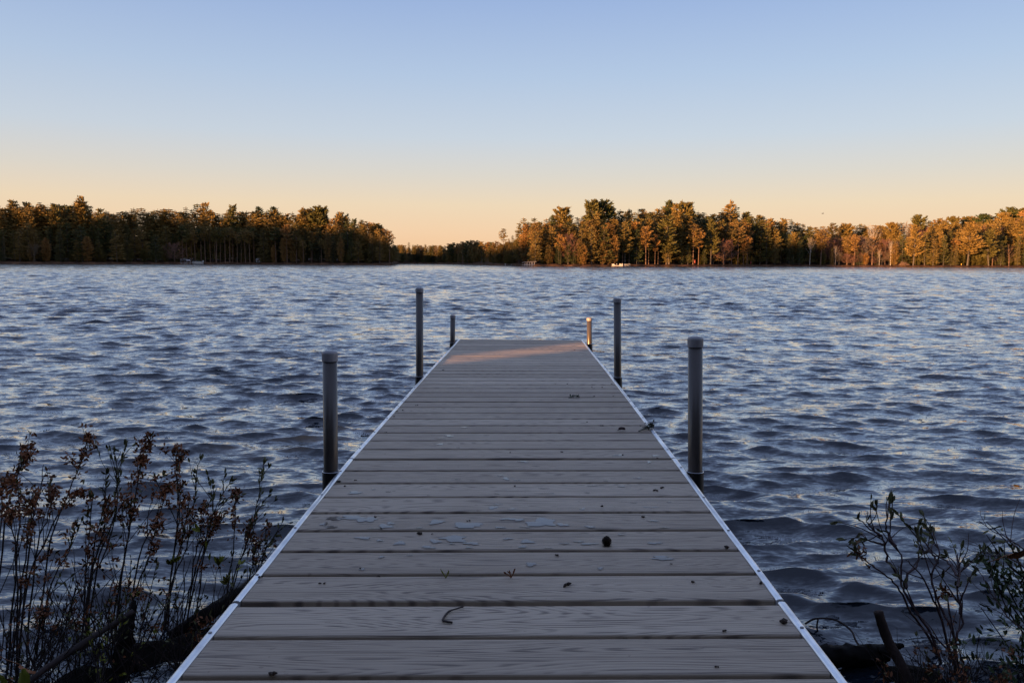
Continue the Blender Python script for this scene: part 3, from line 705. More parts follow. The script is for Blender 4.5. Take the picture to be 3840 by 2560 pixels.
def shrub(name, label, cat, group, stems, mats, r0=.0032, twigs=5, lsize=.022, up=Vector((0, 0, 1)), cl=.6, start=.45, ldens=30, fill=0, base=None):
    """stems: list of (points, kind) kind in f(lower clusters) l(eaves) m(ix) b(are)"""
    sm, lm, fm = MB(), MB(), MB()
    org = Vector(stems[0][0][0]) if base is None else Vector(base)
    def dress(path, kind, s0):
        s0 = max(s0, .58) if kind == 'f' else s0; L = sum((path[i + 1] - path[i]).length for i in range(len(path) - 1)); n = max(3, int(L * ldens * 1.1))
        for _ in range(n):
            q = fr.uniform(s0, 1.0) ** .8 if fr.random() < .7 else 1.0; i = min(int(q * (len(path) - 1)), len(path) - 2)
            p = path[i].lerp(path[i + 1], q * (len(path) - 1) - i) - org; dd = (path[i + 1] - path[i]).normalized()
            r_ = fr.random()
            if kind == 'f' or (kind == 'm' and r_ < .45):
                if fr.random() < .62: petals(fm, p + rv(.004), .016, 7)
                elif fr.random() < .6: leaf(lm, p, dd * 1.1 + rv(.5), lsize * fr.uniform(.6, 1), lsize * .32)
            elif kind in 'lm': leaf(lm, p, dd * 1.2 + rv(.45), lsize * fr.uniform(.7, 1.2), lsize * .36)
    for pts, kind in stems:
        path = spline(pts, 5); n = len(path)
        path = [p + rv(.0016) for p in path]
        sm.tube([p - org for p in path], [r0 * (1 - .72 * i / (n - 1)) for i in range(n)], 5)
        dress(path, kind, start)
        for _ in range(twigs):
            q = fr.uniform(.25, .92); i = min(int(q * (n - 1)), n - 2); p = path[i]; dd = (path[i + 1] - path[i]).normalized()
            l = fr.uniform(.05, .16) * (1.25 - q)* 1.3; e = p + (dd * .9 + rv(.42)).normalized() * l + up * l * .3
            tp_ = spline([p, p.lerp(e, .5) + rv(.006), e], 3)
            sm.tube([x - org for x in tp_], [r0 * .45 * (1 - .6 * k / (len(tp_) - 1)) for k in range(len(tp_))], 4)
            if kind != 'b': dress(tp_, kind, .35)
    for _ in range(fill):
        p = Vector(stems[fr.randrange(len(stems))][0][0]) + Vector((fr.gauss(0, .10), fr.gauss(0, .07), -.03)); h = fr.uniform(.12, .42)
        e = p + Vector((fr.gauss(0, .35), fr.gauss(0, .25), 1)).normalized() * h
        tp_ = spline([p, p.lerp(e, .5) + rv(.02), e], 3); sm.tube([x - org for x in tp_], [.0022, .002, .002, .0017, .0015, .0012, .001][:len(tp_)], 4)
    root = empty(name, org); tag(root, label, cat, group)
    sm.build('stems', M[mats[0]], root)
    nl = len(lm.f); lm.add(fm.v, fm.f)
    if lm.v:
        fo = lm.build('foliage', [M[mats[1]], M[mats[2]]], root); fo.data.polygons.foreach_set('material_index', [0] * nl + [1] * (len(lm.f) - nl))
    return root
def S(Yb, Yt, *pts, kind='m'):
    n = len(pts); return ([at(x, y, Yt + (Yb - Yt) * i / (n - 1)) for i, (x, y) in enumerate(pts)][::-1], kind)
GL = 'rusty flowered shrubs standing in the shallows left of the dock'
ml = ('stem', 'leaf', 'flower')
shrub('shoreline_shrub', 'red brown tufted shrub growing at the left edge of the photo', 'shrub', GL,
      [S(2.2, 2.3, (40, 1790), (75, 1900), (60, 2100), (20, 2600), kind='f'), S(2.2, 2.35, (100, 1712), (60, 1800), (20, 1960), (-40, 2600), kind='f'), S(2.2, 2.4, (163, 1742), (150, 1850), (110, 2050), (60, 2600), kind='b'),
       S(2.15, 2.2, (12, 1810), (0, 2000), (-30, 2600), kind='f'), S(2.2, 2.2, (121, 1866), (110, 1990), (80, 2200), (30, 2600), kind='f'), S(2.1, 2.1, (20, 1900), (60, 2100), (60, 2650), kind='f')], ml, fill=14)
shrub('shoreline_shrub', 'leaning shrub ending in a long rusty plume, second plume from the left', 'shrub', GL,
      [S(2.3, 2.45, (328, 1643), (300, 1740), (262, 1830), (180, 2010), (100, 2200), (60, 2600), kind='f'), S(2.3, 2.4, (204, 1840), (180, 1930), (130, 2100), (90, 2600), kind='f'), S(2.3, 2.35, (305, 1850), (240, 1900), (180, 2080), (120, 2600), kind='f'),
       S(2.25, 2.3, (285, 1975), (250, 2080), (180, 2230), (140, 2600), kind='m')], ml, fill=16)
shrub('shoreline_shrub', 'shrub with a forked leafy tip left of the tallest rusty plume', 'shrub', GL,
      [S(2.35, 2.5, (472, 1672), (446, 1775), (434, 1917), (390, 2080), (338, 2198), (310, 2600), kind='l'), S(2.35, 2.45, (427, 1691), (440, 1765), (436, 1830), (420, 1960), (360, 2140), (310, 2600), kind='l'),
       S(2.3, 2.4, (395, 1780), (390, 1900), (350, 2060), (300, 2600), kind='l'), S(2.3, 2.35, (345, 1860), (335, 2000), (320, 2200), (300, 2600), kind='m'), S(2.25, 2.3, (410, 1880), (380, 2010), (330, 2220), (290, 2600), kind='f')], ml, fill=16)
shrub('shoreline_shrub', 'shrub carrying the tallest thick rusty plume left of the dock', 'shrub', GL,
      [S(2.4, 2.5, (566, 1637), (535, 1720), (510, 1850), (478, 2038), (434, 2262), (400, 2600), kind='f'), S(2.4, 2.4, (530, 1720), (505, 1880), (470, 2080), (440, 2300), (410, 2600), kind='f'),
       S(2.35, 2.45, (628, 1828), (590, 1950), (520, 2100), (450, 2600), kind='f'), S(2.35, 2.4, (490, 1900), (480, 2020), (450, 2200), (420, 2600), kind='m'), S(2.3, 2.3, (590, 1970), (560, 2080), (500, 2250), (440, 2600), kind='f')], ml, fill=18)
shrub('shoreline_shrub', 'shrub with a rusty plume over a straight stem, midway between tallest plume and dock', 'shrub', GL,
      [S(2.5, 2.6, (668, 1681), (660, 1800), (672, 1955), (650, 2100), (590, 2600), kind='f'), S(2.5, 2.6, (690, 1700), (665, 1760), (668, 1900), (655, 2060), (590, 2600), kind='m'),
       S(2.5, 2.6, (746, 1726), (728, 1870), (700, 2050), (640, 2200), (580, 2600), kind='l'), S(2.45, 2.5, (708, 1872), (690, 2000), (650, 2160), (600, 2600), kind='f')], ml, fill=16)
shrub('shoreline_shrub', 'leafy forked shrub with rusty tufts, second from the dock on its left side', 'shrub', GL,
      [S(2.5, 2.6, (864, 1806), (820, 1880), (790, 1960), (745, 2100), (690, 2300), (650, 2600), kind='l'), S(2.5, 2.6, (797, 1815), (800, 1900), (770, 2030), (720, 2230), (660, 2600), kind='l'),
       S(2.45, 2.5, (760, 1900), (750, 2010), (720, 2160), (680, 2600), kind='f'), S(2.45, 2.5, (820, 1930), (790, 2010), (760, 2120), (700, 2600), kind='f')], ml, fill=14)
shrub('shoreline_shrub', 'tall slender leafy shrub beside the dock, nearest shrub to its left edge', 'shrub', GL,
      [S(2.6, 2.75, (992, 1732), (976, 1815), (950, 1955), (893, 2134), (850, 2300), (820, 2600), kind='l'), S(2.6, 2.7, (883, 1850), (880, 1960), (870, 2100), (840, 2300), (810, 2600), kind='f'),
       S(2.6, 2.7, (1010, 1850), (960, 1930), (915, 2060), (870, 2200), (820, 2600), kind='l')], ml, fill=10)
shrub('shoreline_shrub', 'low rusty orange tufts hanging beside the left edge trim of the dock', 'shrub', GL,
      [S(2.65, 2.7, (1001, 1968), (990, 2060), (960, 2180), (900, 2300), (840, 2600), kind='f'), S(2.6, 2.65, (944, 2006), (950, 2100), (930, 2200), (860, 2600), kind='f'), S(2.6, 2.65, (1030, 2010), (990, 2070), (950, 2200), (880, 2600), kind='l')], ml, fill=8)
# a thicket of thin dark stems in the lower left
for (bx, by, tx, n, lab) in ((90, 2750, 200, 44, 'tangle of thin dark twigs in the lower left corner'), (420, 2750, 430, 56, 'dark twiggy tangle in the shallows below the tallest rusty plume'), (690, 2700, 760, 40, 'dark twiggy tangle between the left shrubs and the sunken log')):
    st = []
    for _ in range(n):
        x0 = bx + fr.gauss(0, 90); x1 = tx + fr.gauss(0, 190); y1 = fr.uniform(2080, 2420); Yd = fr.uniform(1.95, 2.5)
        st.append(S(Yd, Yd + fr.uniform(-.1, .15), (x1, y1), ((x0 + x1) / 2 + fr.gauss(0, 25), (y1 + by) / 2), (x0, by), kind=fr.choice('bbbml')))
    shrub('twig_thicket', lab, 'twigs', 'leafless twig thickets left of the dock', st, ml, r0=.0026, twigs=4, start=.6, ldens=8, lsize=.018)
shrub('seedling', 'small yellow green leafy sprout low in the shallows left of the dock', 'plant', None,
      [S(1.9, 2.0, (385, 2420), (375, 2500), (350, 2620), kind='l'), S(1.9, 2.0, (400, 2460), (380, 2540), (350, 2620), kind='l'), S(1.9, 1.95, (360, 2450), (365, 2530), (350, 2620), kind='l')], ('stem', 'leafY', 'flower'), r0=.002, ldens=70, lsize=.014, start=.2, twigs=3)
for (px, py, lab) in ((650, 2105, 'bright yellow green sprig below the tallest rusty plume'), (855, 2180, 'bright yellow green sprig over the sunken log'), (820, 2110, 'small yellow green sprig just above the sunken log')):
    shrub('green_sprig', lab, 'sprig', 'yellow green sprigs among the left shrubs', [S(2.4, 2.4, (px, py), (px - 10, py + 60), (px - 40, py + 260), kind='l')], ('stem', 'leafY', 'flower'), r0=.0018, ldens=40, lsize=.03, start=.75, twigs=1)
def bigleaf(name, label, p, d_, side, l, w_, mat, cup=.2, stem=.06):
    m = MB(); d_ = d_.normalized(); s_ = side.normalized(); n_ = d_.cross(s_).normalized(); rows = 8
    for i in range(rows + 1):
        q = i / rows; hw = w_ / 2 * math.sin(math.pi * min(.98, q * .92 + .05)) ** .8 * (1 + .12 * math.sin(q * 19))
        for k in range(-2, 3):
            m.v.append(tuple(d_ * l * q + s_ * hw * k / 2 + n_ * (abs(k) / 2) ** 1.5 * w_ * cup + n_ * math.sin(q * 3) * l * .08))
    for i in range(rows):
        for k in range(4): m.face([i * 5 + k, i * 5 + k + 1, (i + 1) * 5 + k + 1, (i + 1) * 5 + k])
    m.tube([-d_ * stem, -d_ * stem * .5 + n_ * .002, Vector((0, 0, 0))], .0012, 5)
    o = m.build(name, mat, smooth=True, loc=p); tag(o, label, 'leaf'); return o
bigleaf('leaf', 'curled orange brown leaf in the lower left corner', at(75, 2490, 1.8), Vector((.6, .1, -.35)), Vector((.3, -.8, .5)), .04, .03, M['deadleaf'])
bigleaf('leaf', 'bright green leaf in the lower left corner, right of its twin', at(70, 2600, 1.7), Vector((.1, .1, 1)), Vector((1, -.3, 0)), .055, .034, M['leafY'])
bigleaf('leaf', 'bright green leaf at the very edge of the lower left corner', at(20, 2600, 1.7), Vector((-.5, .1, .8)), Vector((.8, -.5, .4)), .05, .03, M['leafY'])

# right hand shrubs
GR = 'bare branching shrubs right of the dock'
mr = ('stemR', 'leaf', 'flower')
shrub('shoreline_shrub', 'largest purple stemmed branching shrub with upright leaf tips, right of the dock', 'shrub', GR,
      [S(2.25, 2.4, (3348, 1878), (3339, 2004), (3377, 2081), (3380, 2183), (3409, 2246), (3496, 2396), (3590, 2700), kind='l'), S(2.35, 2.4, (3335, 1885), (3325, 1960), (3330, 2010), (3360, 2050), kind='l'),
       S(2.35, 2.4, (3217, 1945), (3265, 1985), (3312, 2018), (3330, 2100), (3380, 2170), kind='l'), S(2.37, 2.4, (3234, 2018), (3270, 2030), (3315, 2042), kind='l'), S(2.38, 2.4, (3245, 1950), (3275, 1985), (3300, 2010), kind='l'),
       S(2.3, 2.35, (3210, 2069), (3244, 2105), (3312, 2150), (3375, 2212), (3420, 2300), (3500, 2420), (3600, 2700), kind='m'),
       S(2.3, 2.4, (3433, 1994), (3445, 2055), (3438, 2120), (3405, 2150), (3395, 2200), kind='l'), S(2.3, 2.3, (3395, 2100), (3450, 2150), (3500, 2250), (3540, 2360), (3610, 2700), kind='b')],
      mr, r0=.0048, start=.86, ldens=18, lsize=.030, twigs=3, fill=0)
shrub('shoreline_shrub', 'purple stemmed shrub with leafy tips just right of the largest branching shrub', 'shrub', GR,
      [S(2.2, 2.35, (3482, 1979), (3502, 2032), (3520, 2076), (3497, 2168), (3530, 2285), (3574, 2382), (3600, 2700), kind='l'), S(2.3, 2.35, (3470, 2035), (3500, 2080), (3515, 2110), kind='l'),
       S(2.2, 2.3, (3554, 2081), (3593, 2139), (3593, 2236), (3608, 2333), (3580, 2420), (3600, 2700), kind='l'), S(2.25, 2.3, (3615, 2115), (3595, 2160), (3592, 2200), kind='l'), S(2.25, 2.3, (3632, 2178), (3605, 2240), (3602, 2300), kind='l'),
       S(2.2, 2.3, (3590, 2075), (3600, 2150), (3590, 2200), kind='b'), S(2.2, 2.3, (3500, 2080), (3560, 2110), (3590, 2160), kind='b'), S(2.15, 2.2, (3450, 2360), (3520, 2400), (3590, 2500), (3640, 2700), kind='b'), S(2.2, 2.3, (3540, 2210), (3560, 2300), (3580, 2400), (3620, 2700), kind='m')],
      mr, r0=.0046, start=.86, ldens=16, lsize=.028, twigs=3)
def leafy(label, c, n, rx, rz, mat='leafD', ls=.03, Y=2.3, nst=9):
    sm, lm = MB(), MB(); org = at(c[0], c[1], Y)
    for _ in range(nst):
        a_ = fr.uniform(-1, 1); e = Vector((a_ * rx, fr.gauss(0, .08), fr.uniform(-.2, 1) * rz)); b_ = Vector((rx * 1.2, .05, -rz * 2.2))
        pa = spline([b_, b_.lerp(e, .5) + rv(.03), e], 4); sm.tube(pa, [.003 * (1 - .6 * i / (len(pa) - 1)) for i in range(len(pa))], 4)
        for k in range(n):
            q = fr.uniform(.35, 1); i = min(int(q * (len(pa) - 1)), len(pa) - 2); p = pa[i] + rv(.022)
            leaf(lm, p, (pa[i + 1] - pa[i]).normalized() + rv(.7), ls * fr.uniform(.6, 1.2), ls * .34)
    r_ = empty('evergreen_shrub', org); tag(r_, label, 'shrub', 'small leaved evergreen shrubs at the right edge')
    sm.build('stems', M['stem'], r_); lm.build('foliage', M[mat], r_)
leafy('dense dark green leafy bush at the right edge, middle one', (3800, 2210), 46, .10, .085)
leafy('dark green leafy bush in the lower right corner', (3760, 2430), 30, .13, .10, Y=2.15)
leafy('sparse olive leafy sprays at the right edge, topmost one', (3790, 2060), 14, .07, .05, 'leaf', .026, Y=2.35, nst=6)
shrub('shoreline_shrub', 'thin bare arching twigs reaching up at the right edge', 'shrub', GR,
      [S(2.2, 2.4, (3670, 1950), (3730, 1995), (3797, 2028), (3900, 2150), (3980, 2600), kind='b'), S(2.3, 2.4, (3651, 2050), (3720, 2080), (3800, 2100), (3920, 2200), kind='b'),
       S(2.1, 2.3, (3651, 2115), (3685, 2160), (3724, 2236), (3780, 2310), (3860, 2400), (3950, 2600), kind='b'), S(2.3, 2.35, (3765, 1990), (3790, 2030), (3810, 2050), kind='b')], mr, r0=.003, twigs=4)
bigleaf('leaf', 'large rusty brown dead leaf caught in the twigs at the right edge', at(3775, 2080, 2.3), Vector((1, .1, .35)), Vector((.2, -.5, .9)), .10, .045, M['deadleaf'], .12)
st = []
for _ in range(46):
    x1 = fr.uniform(3250, 3840); y1 = fr.uniform(2430, 2560); Yd = fr.uniform(1.95, 2.25); x0 = x1 + fr.gauss(60, 130)
    st.append(S(Yd, Yd, (x1, y1), ((x0 + x1) / 2, (y1 + 2700) / 2), (x0, 2720), kind=fr.choice('bbbm')))
shrub('twig_thicket', 'dark twiggy tangle along the bottom edge right of the dock', 'twigs', None, st, ml, r0=.0026, twigs=4, start=.6, ldens=8, lsize=.018)

# logs, sticks
M['log'] = noisy('wet_black_wood', (.003, .0026, .0024), (.012, .010, .009), 18, .8, .5, 40, stretch=(.3, 1, 1), spec=.15)
M['stick'] = noisy('brown_stick', (.02, .012, .010), (.05, .032, .026), 18, .85, .4, 50, spec=.2)
def log(name, label, cat, path, rad, n=12, mat='log', jit=.12):
    m = MB(); P = spline(path, 6); L = len(P)
    rr = [np.interp(i / (L - 1), np.linspace(0, 1, len(rad)), rad) for i in range(L)]
    m.tube([p - P[0] for p in P], rr, n)
    for i, v in enumerate(m.v):
        k = i // n; m.v[i] = tuple(Vector(v) + rv(rr[min(k, L - 1)] * jit))
    o = m.build(name, M[mat], smooth=True, loc=P[0]); tag(o, label, cat); return o
log('log', 'black waterlogged log slanting out of the water left of the dock', 'log', [onz(1000, 2120, .02), onz(900, 2215, .04), onz(785, 2300, .03), onz(640, 2390, -.02)], [.005, .013, .022, .026, .022])
log('log', 'thick black log lying level beside the dock in the lower right', 'log', [onz(2980, 2470, .0), onz(3100, 2460, .03), onz(3200, 2455, .03), onz(3310, 2448, .03), onz(3330, 2446, .03)], [.030, .031, .030, .027, .010])
log('broken_branch', 'short broken branch stub at the end of the black log', 'branch', [onz(3290, 2440, .045), onz(3350, 2425, .05), onz(3388, 2418, .055)], [.014, .012, .005])
log('stick', 'upright cut stick with a pale end standing before the black log', 'stick', [at(3420, 2700, 2.0), at(3395, 2530, 2.05), at(3330, 2400, 2.1), at(3293, 2292, 2.12)], [.016, .015, .0135, .0125], mat='stick', jit=.04)
m = MB(); P = [at(3019, 2338, 2.45), at(3060, 2318, 2.45), at(3133, 2323, 2.45), at(3191, 2362, 2.4), at(3212, 2405, 2.35), at(3273, 2488, 2.3), at(3330, 2600, 2.3)]
o_ = P[0]; m.tube([p - o_ for p in spline(P, 5)], .0034, 5); m.tube([p - o_ for p in spline([at(3068, 2322, 2.45), at(3064, 2355, 2.45), at(3080, 2400, 2.45)], 4)], .0028, 5)
tag(m.build('arching_twig', M['stem'], loc=o_), 'thin dark twig arching over the water beside the right edge of the dock', 'twig')
log('mossy_stump', 'dark mossy stump leaning in the shallows below the rusty plumes', 'stump', [at(430, 2700, 2.15), at(450, 2480, 2.2), at(480, 2340, 2.25), at(505, 2250, 2.3)], [.024, .022, .017, .005], jit=.25)
log('fallen_branch', 'long bare branch slanting down to the lower left corner', 'branch', [at(500, 2290, 2.1), at(330, 2400, 2.0), at(180, 2500, 1.9), at(80, 2580, 1.85)], [.007, .009, .008, .007], n=7, mat='stem', jit=.08)
def stone(label, px, py, r_, z=.0):
    c = onz(px, py, z); m = MB(); N1, N2 = 9, 14; b = []
    for i in range(N1):
        th = math.pi * i / (N1 - 1)
        for k in range(N2):
            ph = 2 * math.pi * k / N2; q = 1 + .16 * math.sin(ph * 2 + px) * math.sin(th * 3) + fr.gauss(0, .03)
            m.v.append((r_ * q * math.sin(th) * math.cos(ph) * 1.3, r_ * q * math.sin(th) * math.sin(ph), r_ * q * math.cos(th) * .5))
    for i in range(N1 - 1):
        for k in range(N2): m.face([i * N2 + k, i * N2 + (k + 1) % N2, (i + 1) * N2 + (k + 1) % N2, (i + 1) * N2 + k])
    tag(m.build('stone', M['mud'], smooth=True, loc=c), label, 'stone')
stone('dark wet stone at the bottom edge below the rusty plumes, left of the mossy stump', 330, 2560, .07, -.01); stone('dark wet stone in the water behind the mossy stump', 560, 2470, .09, -.02)
stone('dark wet stone at the bottom edge right of the dock', 3420, 2560, .08, -.02); stone('dark wet stone beside the dock edge in the lower left', 720, 2440, .08, -.02)

# ------------------------------------------------------------------ things on the boards
def deck_pt(px, py, dz=.0):
    z = .445
    for _ in range(4):
        p = onz(px, py, z); y = p.y
        ys_ = [j[1] for j in JL]; zl = np.interp(y, ys_, [j[2] for j in JL]); zr = np.interp(y, ys_, [j[2] for j in JR])
        u = (p.x + .6) / 1.22; z = zl + (zr - zl) * u + .0007
    p.z = z + dz; return p
def plank_span(y):
    """y-range of the board at y"""
    for i in range(7):
        y0, y1 = (JL[i][1] + JR[i][1]) / 2, (JL[i + 1][1] + JR[i + 1][1]) / 2
        if y0 <= y < y1:
            v0 = .005; pit = (y1 - y0 - .01) / 8; k = min(7, max(0, int((y - y0 - v0) / pit))); return y0 + v0 + k * pit + .0135, y0 + v0 + (k + 1) * pit - .0135
    return y - .05, y + .05
t = NT('rainwater'); t.set(Base_Color=(.20, .17, .14), Roughness=.10, IOR=1.333, Specular_IOR_Level=.9); t.bump(t.noise(t.obj(), 40, 2), .05, .001); M['wet'] = t.m
PUD = [(1275, 1800, 1.823, r) for r in [(90, 255, 180, 25), (190, 270, 120, 35), (310, 315, 100, 25), (345, 295, 60, 15), (240, 330, 100, 10), (660, 285, 110, 25), (870, 310, 220, 40), (540, 330, 60, 15), (1140, 265, 80, 15), (1210, 270, 90, 20), (1380, 290, 210, 50), (1520, 305, 80, 20), (1090, 328, 110, 15), (1270, 320, 70, 8), (1710, 320, 70, 14), (2140, 278, 90, 8), (2210, 325, 60, 8),
    (160, 395, 90, 20), (270, 412, 50, 12), (410, 430, 90, 20), (605, 462, 90, 25), (650, 418, 70, 25), (780, 400, 180, 40), (900, 432, 90, 20), (880, 460, 40, 12), (765, 435, 40, 8), (1150, 400, 80, 10), (1280, 420, 110, 20), (1250, 455, 60, 15), (1410, 468, 80, 12), (1535, 432, 60, 8), (1630, 420, 60, 10), (1700, 435, 100, 15), (1920, 373, 40, 10), (2150, 430, 90, 15),
    (1045, 188, 70, 18), (1175, 198, 50, 10), (1660, 197, 40, 12), (2125, 185, 90, 8), (1080, 165, 50, 8), (950, 210, 40, 6), (2010, 155, 40, 6), (2250, 150, 40, 6), (100, 85, 90, 18), (330, 80, 30, 6), (1410, 90, 110, 6), (1390, 55, 70, 6), (1720, 38, 60, 7), (1925, 43, 40, 10), (1070, 92, 35, 6), (1690, 87, 35, 6), (605, 105, 30, 5),
    (283, 525, 40, 14), (478, 514, 35, 8), (1305, 575, 80, 22), (2200, 532, 150, 26), (1780, 603, 45, 15), (150, 610, 40, 12), (-40, 262, 110, 22), (-110, 300, 60, 18), (-60, 320, 90, 14)]] + \
  [(1300, 1500, 1.96, r) for r in [(757, 263, 70, 10), (690, 279, 70, 5), (1027, 257, 40, 5), (685, 324, 70, 9), (820, 350, 25, 4), (860, 199, 80, 5), (1995, 405, 70, 12), (2270, 408, 50, 12), (2222, 455, 25, 20), (1300, 452, 80, 10), (1170, 577, 50, 20), (1250, 587, 45, 8), (1130, 553, 40, 8), (815, 582, 40, 7), (1905, 594, 40, 7), (2140, 572, 60, 8), (70, 680, 70, 15), (200, 655, 30, 8), (305, 674, 30, 6)]]
pm = MB()
for n_, (ox, oy, s_, (x, y, w_, h_)) in enumerate(PUD):
    a_ = deck_pt(ox + (x - w_ / 2) / s_, oy + y / s_); b_ = deck_pt(ox + (x + w_ / 2) / s_, oy + y / s_); c_ = deck_pt(ox + x / s_, oy + (y - h_ / 2) / s_); e_ = deck_pt(ox + x / s_, oy + (y + h_ / 2) / s_)
    cx, cy, cz = (a_.x + b_.x) / 2, (c_.y + e_.y) / 2, a_.z; hw = (b_.x - a_.x) / 2; hh = max((c_.y - e_.y) / 2, .004)
    lo, hi = plank_span(cy); ph = [fr.uniform(0, 6.28) for _ in range(5)]; b = len(pm.v); N_ = 30; hgt = .0009 + .00001 * (n_ % 17)
    pm.v.append((cx, min(max(cy, lo), hi), cz + hgt + .0003))
    for k in range(N_):
        an = 2 * math.pi * k / N_; q = 1 + .22 * math.sin(2 * an + ph[0]) + .20 * math.sin(3 * an + ph[1]) + .16 * math.sin(5 * an + ph[2]) + .10 * math.sin(8 * an + ph[3])
        pm.v.append((cx + hw * q * math.cos(an), min(max(cy + hh * q * math.sin(an), lo), hi), cz + hgt))
    for k in range(N_): pm.face([b, b + 1 + k, b + 1 + (k + 1) % N_])
tag(pm.build('rainwater', M['wet'], smooth=False), 'thin shiny splashes of water scattered over the boards', 'water', kind='stuff')

M['debris'] = noisy('dark_debris', (.012, .008, .006), (.05, .025, .015), 60, .85)
BITS = [(1275, 1800, 1.823, 240, 252, .7), (1275, 1800, 1.823, 285, 335, .7), (1275, 1800, 1.823, 550, 372, 1.4), (1275, 1800, 1.823, 630, 370, .5), (1275, 1800, 1.823, 880, 280, .8), (1275, 1800, 1.823, 1200, 43, .8), (1275, 1800, 1.823, 1795, 180, 1), (1275, 1800, 1.823, 2075, 253, 1), (1275, 1800, 1.823, 1485, 516, .8),
        (1275, 1800, 1.823, 1550, 720, 1.6), (1275, 1800, 1.823, 2200, 55, 1.1), (1275, 1800, 1.823, 2160, 72, 1), (1275, 1800, 1.823, 260, 660, .6), (1275, 1800, 1.823, 139, 605, .5), (1275, 1800, 1.823, 2265, 573, .4),
        (0, 0, 1, 2950, 2334, 2.2), (0, 0, 1, 2735, 2054, 1.5), (0, 0, 1, 2599, 2183, .9), (0, 0, 1, 2862, 2187, 1.1), (0, 0, 1, 2718, 2366, .8), (0, 0, 1, 2679, 2504, .8), (0, 0, 1, 1197, 2188, .7), (0, 0, 1, 1216, 2189, .8), (0, 0, 1, 1023, 2530, 1.5), (0, 0, 1, 975, 2165, .9),
        (0, 0, 1, 2128, 1440, .9), (0, 0, 1, 2083, 1439, .6), (0, 0, 1, 2228, 1487, .9), (0, 0, 1, 2258, 1452, .7), (0, 0, 1, 2300, 1486, .6), (0, 0, 1, 2294, 1441, 1.0), (0, 0, 1, 2220, 1452, .6), (0, 0, 1, 2203, 1583, .7), (0, 0, 1, 2259, 1596, .9), (0, 0, 1, 1560, 1520, .8), (0, 0, 1, 1512, 1538, .7), (0, 0, 1, 1487, 1543, .9), (0, 0, 1, 1480, 1562, .8),
        (0, 0, 1, 1663, 1388, .9), (0, 0, 1, 2155, 1313, .9), (0, 0, 1, 2241, 1359, .9), (0, 0, 1, 1267, 1808, 1.2), (0, 0, 1, 1292, 1823, .8), (0, 0, 1, 1446, 1622, .7), (0, 0, 1, 1333, 1801, .7), (0, 0, 1, 2335, 1706, .8), (0, 0, 1, 2465, 1718, .7), (0, 0, 1, 2107, 1695, .7), (0, 0, 1, 1914, 1697, .6)]
lmk = 'board'
for i, (ox, oy, s_, x, y, r_) in enumerate(BITS):
    px, py = ox + x / s_, oy + y / s_
    p = deck_pt(px, py, .0008); m = MB(); rr = .0042 * r_
    an = fr.uniform(-.6, .6)
    for q in range(fr.randint(2, 3)):
        c0 = Vector((fr.gauss(0, rr * .8), fr.gauss(0, rr * .5), rr * .35)); dd = Vector((math.cos(an + fr.gauss(0, .7)), math.sin(an + fr.gauss(0, .7)), fr.uniform(-.1, .3)))
        m.tube([c0 - dd * rr, c0, c0 + dd * rr], [rr * .25, rr * .6, rr * .15], 6)
    size = 'larger' if r_ >= 1.3 else 'small' if r_ > .65 else 'tiny'
    side = 'left' if px < 1600 else 'right' if px > 2250 else 'middle'
    zone = 'nearest' if py > 2250 else 'near' if py > 2000 else 'central' if py > 1750 else 'farther' if py > 1500 else 'farthest'
    near_ = 'boards'
    o = m.build('dried_bud', M['debris'], loc=p)
    o['_z'] = (size, side, zone); tag(o, None, 'debris', 'dark dried bud scales strewn over the dock boards')
    o['label'] = 'x'
from collections import defaultdict
bb = defaultdict(list)
for o in bpy.data.objects:
    if '_z' in o.keys(): bb[tuple(o['_z'])].append(o)
ORD = ['first', 'second', 'third', 'fourth', 'fifth', 'sixth', 'seventh', 'eighth', 'ninth', 'tenth', 'eleventh', 'twelfth', 'thirteenth', 'fourteenth', 'fifteenth', 'sixteenth', 'seventeenth', 'eighteenth', 'nineteenth', 'twentieth']
for k_, lst in bb.items():
    lst.sort(key=lambda o: o.location.x / o.location.y)
    sz, sd, zn = k_; sdt = 'in the middle' if sd == 'middle' else 'on the ' + sd + ' side'
    for i, o in enumerate(lst):
        o['label'] = f'{sz} dark dried bud {sdt} of the {zn} boards' + ('' if len(lst) == 1 else f', {ORD[i]} from the left'); del o['_z']
# pine cone
pc = deck_pt(2275, 2045, 0); root = empty('pine_cone', pc); tag(root, 'small round dark pine cone on the right half of the boards', 'pine cone')
m = MB(); cr = .0105; C0 = Vector((0, 0, cr * 1.02))
for i in range(9):
    th = math.pi * (i + .5) / 9
    for k in range(max(4, int(11 * math.sin(th)))):
        ph = k * 2 * math.pi / max(4, int(11 * math.sin(th))) + i * .5
        dd = Vector((math.sin(th) * math.cos(ph), math.sin(th) * math.sin(ph), math.cos(th) * 1.05)); up_ = (Vector((0, .25, 1)) - dd * dd.z).normalized(); sd_ = dd.cross(up_)
        b0 = C0 + dd * cr * .72; w_ = .0042; m.add([b0 - sd_ * w_, b0 + sd_ * w_, b0 + sd_ * w_ * .9 + dd * .0045 + up_ * .002, b0 + dd * .0062 + up_ * .0045, b0 - sd_ * w_ * .9 + dd * .0045 + up_ * .002, b0 + dd * .001 - up_ * .002], [(0, 1, 2, 3, 4), (5, 1, 0), (5, 2, 1), (5, 3, 2), (5, 4, 3), (5, 0, 4)])
m.build('scales', M['debris'], root); m = MB(); m.lathe([(.001, cr * .2), (cr * .5, cr * .3), (cr * .74, cr), (cr * .5, cr * 1.7), (.001, cr * 1.8)], 12); m.build('core', M['debris'], root, smooth=True)
